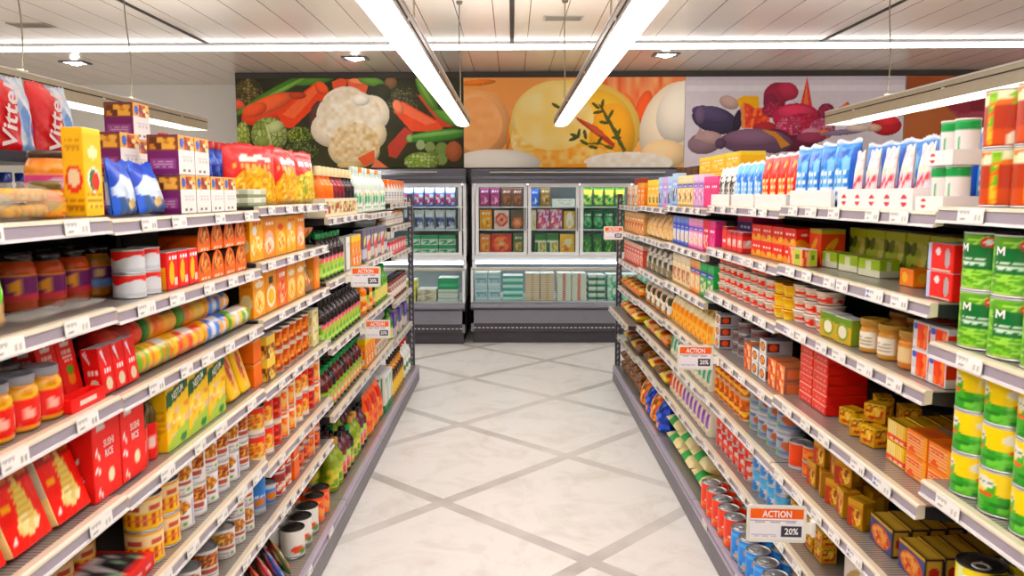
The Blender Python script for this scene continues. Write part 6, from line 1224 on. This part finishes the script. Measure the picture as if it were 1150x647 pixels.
row(1, T(1, E_, 3), 'darkbag', 4.80, 5, .18, .945, 'dark coffee bag with pale print', 'dark coffee bags')
choc('redcr', '#d8604a', '#b83a2c', '#f0c8b0', ['#f4e0c8', '#c84a34', '#e89070'], .17, .13, name='biscuit_box', cat='biscuit box')
row(1, T(1, F_, 3), 'redcr', 5.78, 7, .138, .945, 'red and cream biscuit box at the far end, third shelf', 'red biscuit boxes')
# fourth shelf
carton('redflat', 'sardine_tin', .112, .13, .0315, [('f', '#d8281c'), ('r', 0, .86, 1, 1, '#f0b8a0'), ('t', .2, .3, .9, .6, 1, '#f09a80'), ('r', 0, 0, .07, 1, '#e8b02a')], [('f', '#c8221a')], T=[('f', '#e0402c')], cat='tin', e=.004, mat='tin')
row(1, T(1, B, 4), 'redflat', 2.46, 2, .119, .975, 'flat red sardine tin', 'red sardine tins', tiers=6, jit=.01)
gold = [('f', '#c8961a'), ('V', .5, .5, .42, .36, 5, 4, ['#e8b83a', '#a8641a', '#f0d468', '#b8401c', '#d89a2a'], None), ('r', 0, .86, 1, 1, '#d8b030'), ('t', .1, .86, .9, .98, 1, '#7a5a14')]
carton('gold', 'gold_tea_box', .062, .05, .052, gold, T=[('f', '#dcb42a'), ('t', .1, .3, .9, .7, 1, '#8a6a1a')], cat='tea box')
gs = [(2.12, 1.0, 0, .2, 0, 0), (2.22, 1.0, 0, -.4, 0, 0), (2.17, 1.03, .053, .7, 0, .0), (2.31, 1.02, 0, .3, 0, 0), (2.24, 1.09, .0, .1, 0, 0), (2.25, 1.08, .053, -.3, 0, 0), (2.12, 1.1, .0, .3, 0, 0), (2.34, 1.11, 0, 0, 0, 0), (2.14, 1.1, .053, -.2, 0, 0)]
for i, (y, x, dz, tr, tl, rl) in enumerate(gs): put('gold', 1, x, y, T(1, B, 4) + .001 + dz, 'small gold box loosely piled beside the red tins, %s of the pile' % ORD[i], 'small gold boxes, fourth shelf', tr)
yell = [('f', '#f0c41e'), ('s', .1, .35, .9, .95, 7, '#f8ecb0'), ('r', 0, .08, 1, .3, '#e04a3a'), ('t', .1, .1, .9, .26, 1, '#f8d8d0')]
carton('yelc', 'pasta_box', .095, .045, .055, yell, T=[('f', '#d8aa24'), ('r', 0, 0, 1, .2, '#5a4418'), ('r', .0, .5, 1, .75, '#f0d050')], cat='pasta box')
row(1, T(1, B, 4), 'yelc', 1.965, 1, .1, .98, 'yellow carton, red stripe, beside orange cartons', 'yellow striped cartons', tiers=2, rows=5)
row(1, T(1, B, 4), 'yelc', 1.755, 2, .1, 1.09, 'yellow carton with red stripe behind', 'yellow striped cartons', tiers=2, rows=3)
orc = [('f', '#ee8a24'), ('S', .05, .1, .85, .9, 6, '#f6c490'), ('p', [(.1, .1), (.5, .1), (.3, .4)], '#e05a1c'), ('r', .86, 0, 1, 1, '#f0a82a'), ('t', .1, .6, .7, .85, 2, '#d84a1c')]
carton('orc', 'pasta_box', .098, .1, .058, orc, [('f', '#e8781c')], T=[('f', '#d8761e'), ('r', .1, .6, .9, .95, '#c8c0b8'), ('r', .3, .1, .9, .5, '#c85a1c')], cat='pasta box')
row(1, T(1, B, 4), 'orc', 1.75, 2, .103, .975, 'orange carton with pale stripes', 'orange striped cartons', tiers=2)
whor = [('f', '#ece8e4'), ('e', .5, .5, .36, .34, '#5a4a34'), ('e', .5, .5, .28, .26, '#e89a2a'), ('v', .34, .34, .66, .66, 2, 2, ['#f0b84a', '#d8601c'], None)]
carton('whor', 'fish_box', .078, .1, .052, whor, [('f', '#b8b4bc'), ('r', .05, .2, .5, .8, '#5a2a20'), ('e', .28, .5, .16, .24, '#e05a2a')], T=[('f', '#9a96a0')], cat='fish box')
carton('orfish', 'fish_box', .085, .1, .052, [('f', '#e87a2a'), ('v', .08, .1, .92, .9, 3, 2, ['#f0a060', '#d85a1c', '#f4d0a0', '#c84a24'], None)], [('f', '#a86a54'), ('r', .1, .2, .6, .8, '#d8784a')], T=[('f', '#c87a4a')], cat='fish box')
row(1, T(1, C_, 4), 'orfish', 2.75, 2, .095, .95, 'orange fish box at the shelf edge', 'orange fish boxes', tiers=2)
row(1, T(1, C_, 4), ['whor', 'whor', 'orfish'], 2.955, 3, .095, .95, ['white fish box with orange roundel', 'white fish box with orange roundel and grey side', 'orange fish box in the middle'], 'white and orange fish boxes', tiers=3, skip={(2, 2), (1, 2)})
row(1, T(1, C_, 4), 'whor', 3.60, 1, .095, .945, 'white fish box with orange roundel beside the sign', 'white and orange fish boxes', tiers=3)
can('greytin', 'fish_tin', .042, .05, [('f', '#8a8688'), ('r', 0, .2, 1, .75, '#6a6264'), ('v', 0, .2, 1, .75, 14, 2, ['#7a7476', '#8a4a44', '#5a5456'], None)], cat='tin')
row(1, T(1, C_, 4), 'greytin', 3.22, 4, .09, .985, 'small grey fish tin', 'grey fish tins', tiers=3, rows=2, skip={(1, 2), (3, 2)})
bag('yelbag', 'crisp_bread_bag', .1, .085, .185, [('f', '#f2d48a'), ('r', .15, .05, .85, .62, '#f0a01e'), ('v', .15, .05, .85, .6, 3, 4, ['#f0a824', '#f4bc48', '#e8901a'], None), ('r', .0, .64, 1, .8, '#f6ecc8'), ('r', .1, .82, .5, .9, '#8a9a3a')], cat='pasta bag', seed=3, seal=.07, base=.85)
row(1, T(1, D, 4), 'yelbag', 3.745, 9, .107, .94, 'pale bag with orange panel', 'pale and orange bags', turn=0)
bag('patbag', 'nut_bag', .15, .07, .17, [('f', '#c8c0a8'), ('v', 0, 0, 1, .75, 4, 5, ['#3a4a34', '#e8a83a', '#f0ece0', '#c86a2a', '#6a6a4a'], None), ('r', 0, .8, 1, 1, '#e4e0d4')], cat='nut bag', seed=8)
row(1, T(1, E_, 4), 'patbag', 4.80, 5, .18, .94, 'patterned nut bag, fourth shelf', 'patterned nut bags')
pillow('orpil', 'bread_packet', .2, .15, .085, [('f', '#d8801e'), ('v', .1, .1, .9, .9, 5, 4, ['#e8a03a', '#b85a1a', '#f0c070', '#8a3a18'], None), ('r', 0, .4, .15, .6, '#f0e0c0')], 'bread packet', seed=2); pillow('yelpil', 'bread_packet', .2, .15, .085, [('f', '#e8c83a'), ('v', .1, .1, .9, .9, 5, 4, ['#f4e07a', '#e0b02a', '#f8f0b8', '#c8902a'], None), ('r', .7, .1, .9, .9, '#b83a2a')], 'bread packet', seed=3); pillow('brpil', 'bread_packet', .2, .15, .085, [('f', '#8a5a2c'), ('s', 0, 0, 1, 1, 4, '#4a2f1a'), ('v', .1, .1, .9, .9, 5, 4, ['#a8703a', '#c8955a', '#6a4220'], None)], 'bread packet', seed=5)
row(1, T(1, F_, 4), 'orpil', 5.80, 5, .205, .92, 'orange bread packet lying, fourth shelf', 'orange bread packets')
carton('goldt', 'gold_tea_box', .06, .05, .08, [('f', '#b8861a'), ('r', 0, 0, .4, .7, '#a83a1c'), ('V', .6, .4, .34, .3, 4, 4, ['#d8a83a', '#8a4a18', '#e8c868', '#b85a1c'], None), ('r', 0, .8, 1, 1, '#c89a28')], [('f', '#a8781a'), ('r', .3, .2, .7, .8, '#c8a03a')], T=[('f', '#b8902a'), ('t', .1, .3, .9, .7, 1, '#6a4a14')], cat='tea box')
# fifth shelf
can('orcanb', 'peach_can', .038, .09, [('f', '#e2571c'), ('r', .3, .4, .45, .5, '#f8ece0'), ('r', 0, .0, 1, .08, '#c8ccd4'), ('v', 0, .1, 1, .3, 10, 1, ['#e86a2a', '#d84a18'], None)], lid='tin_metal')
put('orcanb', 1, .99, 2.635, T(1, B, 5) + .0006, 'orange peach can, single, at the bay joint'); 
can('orcans', 'peach_can', .038, .052, [('f', '#d8601c'), ('v', 0, .2, 1, .8, 10, 2, ['#f09a4a', '#c84a1c', '#e8782a'], None)], cat='tin')
row(1, T(1, B, 5), 'orcans', 2.545, 1, .1, .965, 'small orange tin beside the single can', 'small orange tins', tiers=2)
gold2 = [(2.46, .985, 0, .1), (2.38, .985, 0, -.3), (2.30, .985, 0, .4), (2.42, .99, .053, .2), (2.33, 1.0, .053, -.2), (2.22, .98, 0, -.1), (2.14, .985, 0, .3), (2.25, .99, .053, .5), (2.46, 1.06, .0, 0), (2.38, 1.06, 0, .1), (2.30, 1.06, 0, -.1), (2.22, 1.06, 0, 0), (2.40, 1.06, .053, .2), (2.28, 1.06, .053, -.1)]
for i, (y, x, dz, tr) in enumerate(gold2): put('goldt', 1, x, y, T(1, B, 5) + .001 + dz * 1.53, 'small gold box loosely piled on the fifth shelf, %s of the heap' % ORD[i], 'small gold boxes, fifth shelf', tr)
carton('longbox', 'fish_stick_box', .125, .046, .075, [('f', '#3f4a78'), ('e', .5, .42, .42, .38, '#d8642a'), ('V', .5, .42, .38, .32, 8, 4, ['#e08a3a', '#c8501c', '#f0b468'], None), ('r', 0, .9, 1, 1, '#c8a03a')], [('f', '#3a2a2c'), ('r', .15, .08, .85, .92, '#c8a44a'), ('e', .5, .5, .3, .2, '#a82a1c')], T=[('f', '#b8953a'), ('r', 0, 0, 1, .16, '#2a2218'), ('r', .05, .4, .95, .8, '#d0b050')], cat='fish stick box')
row(1, T(1, B, 5), 'longbox', 1.845, 2, .16, .975, 'gold and navy box with orange picture', 'gold and navy boxes', rows=5, jit=.01, rp=.05)
can('bluegr', 'mushroom_can', .052, .094, [('f', '#9aa8bc'), ('r', 0, .62, 1, .9, '#c8d0d8'), ('e', .36, .45, .1, .2, '#b86a3a'), ('e', .68, .45, .1, .2, '#b86a3a'), ('r', 0, .1, 1, .22, '#6a84a8'), ('t', .2, .65, .8, .85, 1, '#5a6a8a'), ('e', .5, .2, .05, .1, '#5aa05a')], nz=16, n=32)
row(1, T(1, C_, 5), 'bluegr', 2.76, 4, .108, .95, 'grey blue mushroom can', 'grey blue mushroom cans', tiers=2)
can('oryel', 'corn_can', .038, .094, [('f', '#e89a1c'), ('v', 0, .1, 1, .9, 12, 5, ['#f0b02a', '#d8701a', '#f6cc5a', '#b8501a'], None), ('r', 0, .44, 1, .5, '#8a3a1a')])
row(1, T(1, C_, 5), 'oryel', 3.21, 6, .081, .945, 'orange and yellow corn can', 'orange and yellow corn cans', tiers=2)
def rice(key, c):
    bag(key, 'rice_bag', .08, .09, .158, [('f', '#efe9d4'), ('r', .2, .25, .8, .72, c), ('r', .0, .78, 1, .95, '#f4f0e2'), ('v', .05, .02, .95, .2, 5, 2, ['#f4eedc', '#e4dabc'], None)], cat='rice bag', seed=4, seal=.05, base=.9, res=(12, 18))
rice('ricet', '#1fa88a'); rice('ricer', '#d84a3a'); rice('ricep', '#8a4ab0')
row(1, T(1, D, 5), 'ricet', 3.735, 11, .087, .94, 'white rice bag with teal label', 'teal labelled rice bags')
row(1, T(1, E_, 5), ['orpil', 'yelpil'], 4.82, 4, .21, .93, ['orange bread packet, fifth bay, fifth shelf', 'yellow bread packet, fifth bay, fifth shelf'], 'bread packets on the fifth shelf')
row(1, T(1, F_, 5), ['yelpil', 'orpil'], 5.81, 4, .21, .90, ['yellow bread packet, last bay, fifth shelf', 'orange bread packet, last bay, fifth shelf'], 'bread packets on the fifth shelf')
# fourth and lower shelves of the nearest bay
yg = [('f', '#f0dc2a'), ('r', .0, .0, .3, 1, '#e8d42a'), ('p', [(.5, .25), (.72, .25), (.62, .85)], '#f6d02a'), ('v', .34, .0, 1, .3, 12, 3, ['#3f9a34', '#6ab848', '#2f7a2a'], None), ('r', .72, .3, .9, 1, '#4fa03c'), ('r', .52, .3, .62, .42, '#e0682a'), ('e', .42, .7, .07, .12, '#ece8d8'), ('r', .34, .3, .38, 1, '#dfe8b0')]
can('ygdark', 'pea_can', .048, .092, yg, lid='dark_tin', nz=20, n=44, pull=True)
row(1, T(1, A, 4), 'ygdark', 1.26, 4, .104, .93, 'yellow and green pea can with dark lid', 'dark lidded pea cans', tiers=2, rows=2, rp=.1, turn=.7, jit=.4)
# sixth shelf
can('redcan', 'tomato_can', .04, .088, [('f', '#c83028'), ('v', 0, .05, 1, .95, 10, 4, ['#d8402c', '#b82420', '#e8684a', '#e8d8d0'], None)])
row(1, T(1, C_, 6), 'redcan', 3.12, 6, .088, .945, 'red tomato can on the sixth shelf', 'red tomato cans', tiers=2)
can('lbcan', 'tuna_can', .04, .088, [('f', '#3a9ad8'), ('v', 0, .05, 1, .95, 8, 4, ['#4aa8e0', '#2a80c8', '#e8a890', '#6abce8', '#dfe8f0'], None)])
row(1, T(1, C_, 6), 'lbcan', 2.74, 4, .088, .945, 'light blue tuna can on the sixth shelf', 'light blue tuna cans', tiers=2)
row(1, T(1, D, 6), ['ricep'], 3.735, 7, .087, .94, 'white rice bag with purple label', 'purple labelled rice bags')
row(1, T(1, D, 6), ['ricer'], 4.345, 4, .087, .94, 'white rice bag with red label', 'red labelled rice bags')
row(1, T(1, B, 6), 'gold', 2.40, 4, .075, .97, 'gold box under the large sign', 'gold boxes on the sixth shelf', tiers=2, jit=.1)
carton('salmon', 'salmon_box', .13, .08, .14, [('f', '#e4dcd4'), ('E', .45, .4, .4, .16, 30, '#d8743a'), ('E', .5, .55, .34, .08, 30, '#b89a5a'), ('E', .5, .35, .26, .07, 30, '#f0a878'), ('t', .1, .8, .9, .95, 1, '#8a8a9a')], [('f', '#c8c0bc'), ('E', .5, .4, .4, .16, 30, '#c86a3a')], cat='salmon box')
row(1, T(1, B, 6), 'salmon', 1.87, 3, .14, .975, 'pale box with orange salmon picture', 'salmon boxes')
row(1, T(1, E_, 6), ['yelpil', 'brpil'], 4.82, 4, .21, .93, ['yellow bread packet, sixth shelf', 'brown striped bread packet, sixth shelf'], 'bread packets on the sixth shelf')
row(1, T(1, F_, 6), ['brpil', 'yelpil'], 5.81, 4, .21, .93, ['brown bread packet, last bay, sixth shelf', 'yellow bread packet, last bay, sixth shelf'], 'bread packets on the sixth shelf')
# base
can('bigred', 'tomato_can', .046, .128, [('f', '#e2481c'), ('r', .3, .35, .42, .45, '#f8ece4'), ('r', .62, .35, .72, .45, '#f8ece4'), ('v', 0, .0, 1, .28, 10, 2, ['#e85a24', '#d83a18', '#f08a4a'], None)], lid='tin_metal', pull=True, nz=16, n=32)
can('bigblue', 'tuna_can', .046, .128, [('f', '#2a8ad8'), ('v', 0, .0, 1, .35, 10, 3, ['#3a9ae0', '#1f70c0', '#e8a84a', '#8ac4ec'], None), ('e', .38, .65, .08, .12, '#e8a04a'), ('r', .0, .8, 1, .9, '#5ab0e8'), ('e', .7, .65, .08, .12, '#e8a04a'), ('t', .2, .42, .8, .5, 1, '#eef6fc')], lid='tin_metal', pull=True, nz=18, n=36)
can('bigpink', 'salmon_can', .046, .128, [('f', '#e8b8a0'), ('r', 0, .5, 1, .85, '#d86a4a'), ('t', .2, .55, .8, .8, 2, '#f8e8e0')], lid='tin_metal', pull=True)
row(1, ZB, 'bigblue', 2.56, 6, .1, .885, 'blue tuna can with ring pull on the base', 'blue tuna cans on the base', rows=2, rp=.1)
row(1, ZB, 'bigred', 3.17, 5, .1, .885, 'orange red tomato can with ring pull on the base', 'red tomato cans on the base', rows=2, rp=.1)
row(1, ZB, 'bigpink', 2.36, 2, .1, .90, 'pink salmon can with ring pull on the base', 'pink salmon cans')
pillow('grpil', 'rice_sack', .3, .26, .1, [('f', '#e4d8a8'), ('p', [(.3, 0), (.62, 0), (.7, 1), (.38, 1)], '#1f9a4a'), ('v', .0, .0, .28, 1, 3, 6, ['#ece2bc', '#d8c88a', '#e8dcae'], None), ('t', .4, .3, .62, .7, 3, '#e8f4e8'), ('e', .8, .5, .12, .2, '#f0e8c8')], 'rice sack', seed=6)
for i, (y, z_, l) in enumerate(((3.80, 0, 'cream and green rice sack lying lowest beside the red cans'), (3.82, .098, 'cream and green rice sack second in the near pile'), (4.12, 0, 'cream and green rice sack lying at the bottom of the middle pile'), (4.135, .098, 'cream and green rice sack on top of the middle pile'), (4.44, 0, 'cream and green rice sack at the bottom of the far pile'), (4.452, .098, 'cream and green rice sack on top of the far pile'))):
    put('grpil', 1, 1.05, y, ZB + .001 + z_, l, 'cream and green rice sacks', random.uniform(-.03, .03))
bag('bluenet', 'sweet_net', .17, .13, .2, [('f', '#2048b8'), ('v', 0, 0, 1, .9, 6, 6, ['#2a5ad0', '#183a9a', '#4a7ae0', '#12265c'], None), ('r', .3, .1, .7, .3, '#e8a08a')], cat='sweet bag', seed=3); bag('ornet', 'sweet_net', .17, .13, .2, [('f', '#e8861e'), ('v', 0, 0, 1, .9, 6, 6, ['#f0a02a', '#d86a1a', '#f4c060', '#7a4a1c'], None)], cat='sweet bag', seed=5)
row(1, ZB, ['bluenet', 'ornet'], 4.80, 4, .2, .90, ['blue foil bag on the base', 'orange foil bag on the base'], 'foil bags on the base')
row(1, ZB, 'brpil', 5.70, 5, .21, .92, 'dark brown bread packet on the base', 'dark bread packets', rows=1, tiers=2, th=.08)

for k in K.values():
    for ch in k.kids: bpy.data.objects.remove(ch)
    bpy.data.objects.remove(k.root)
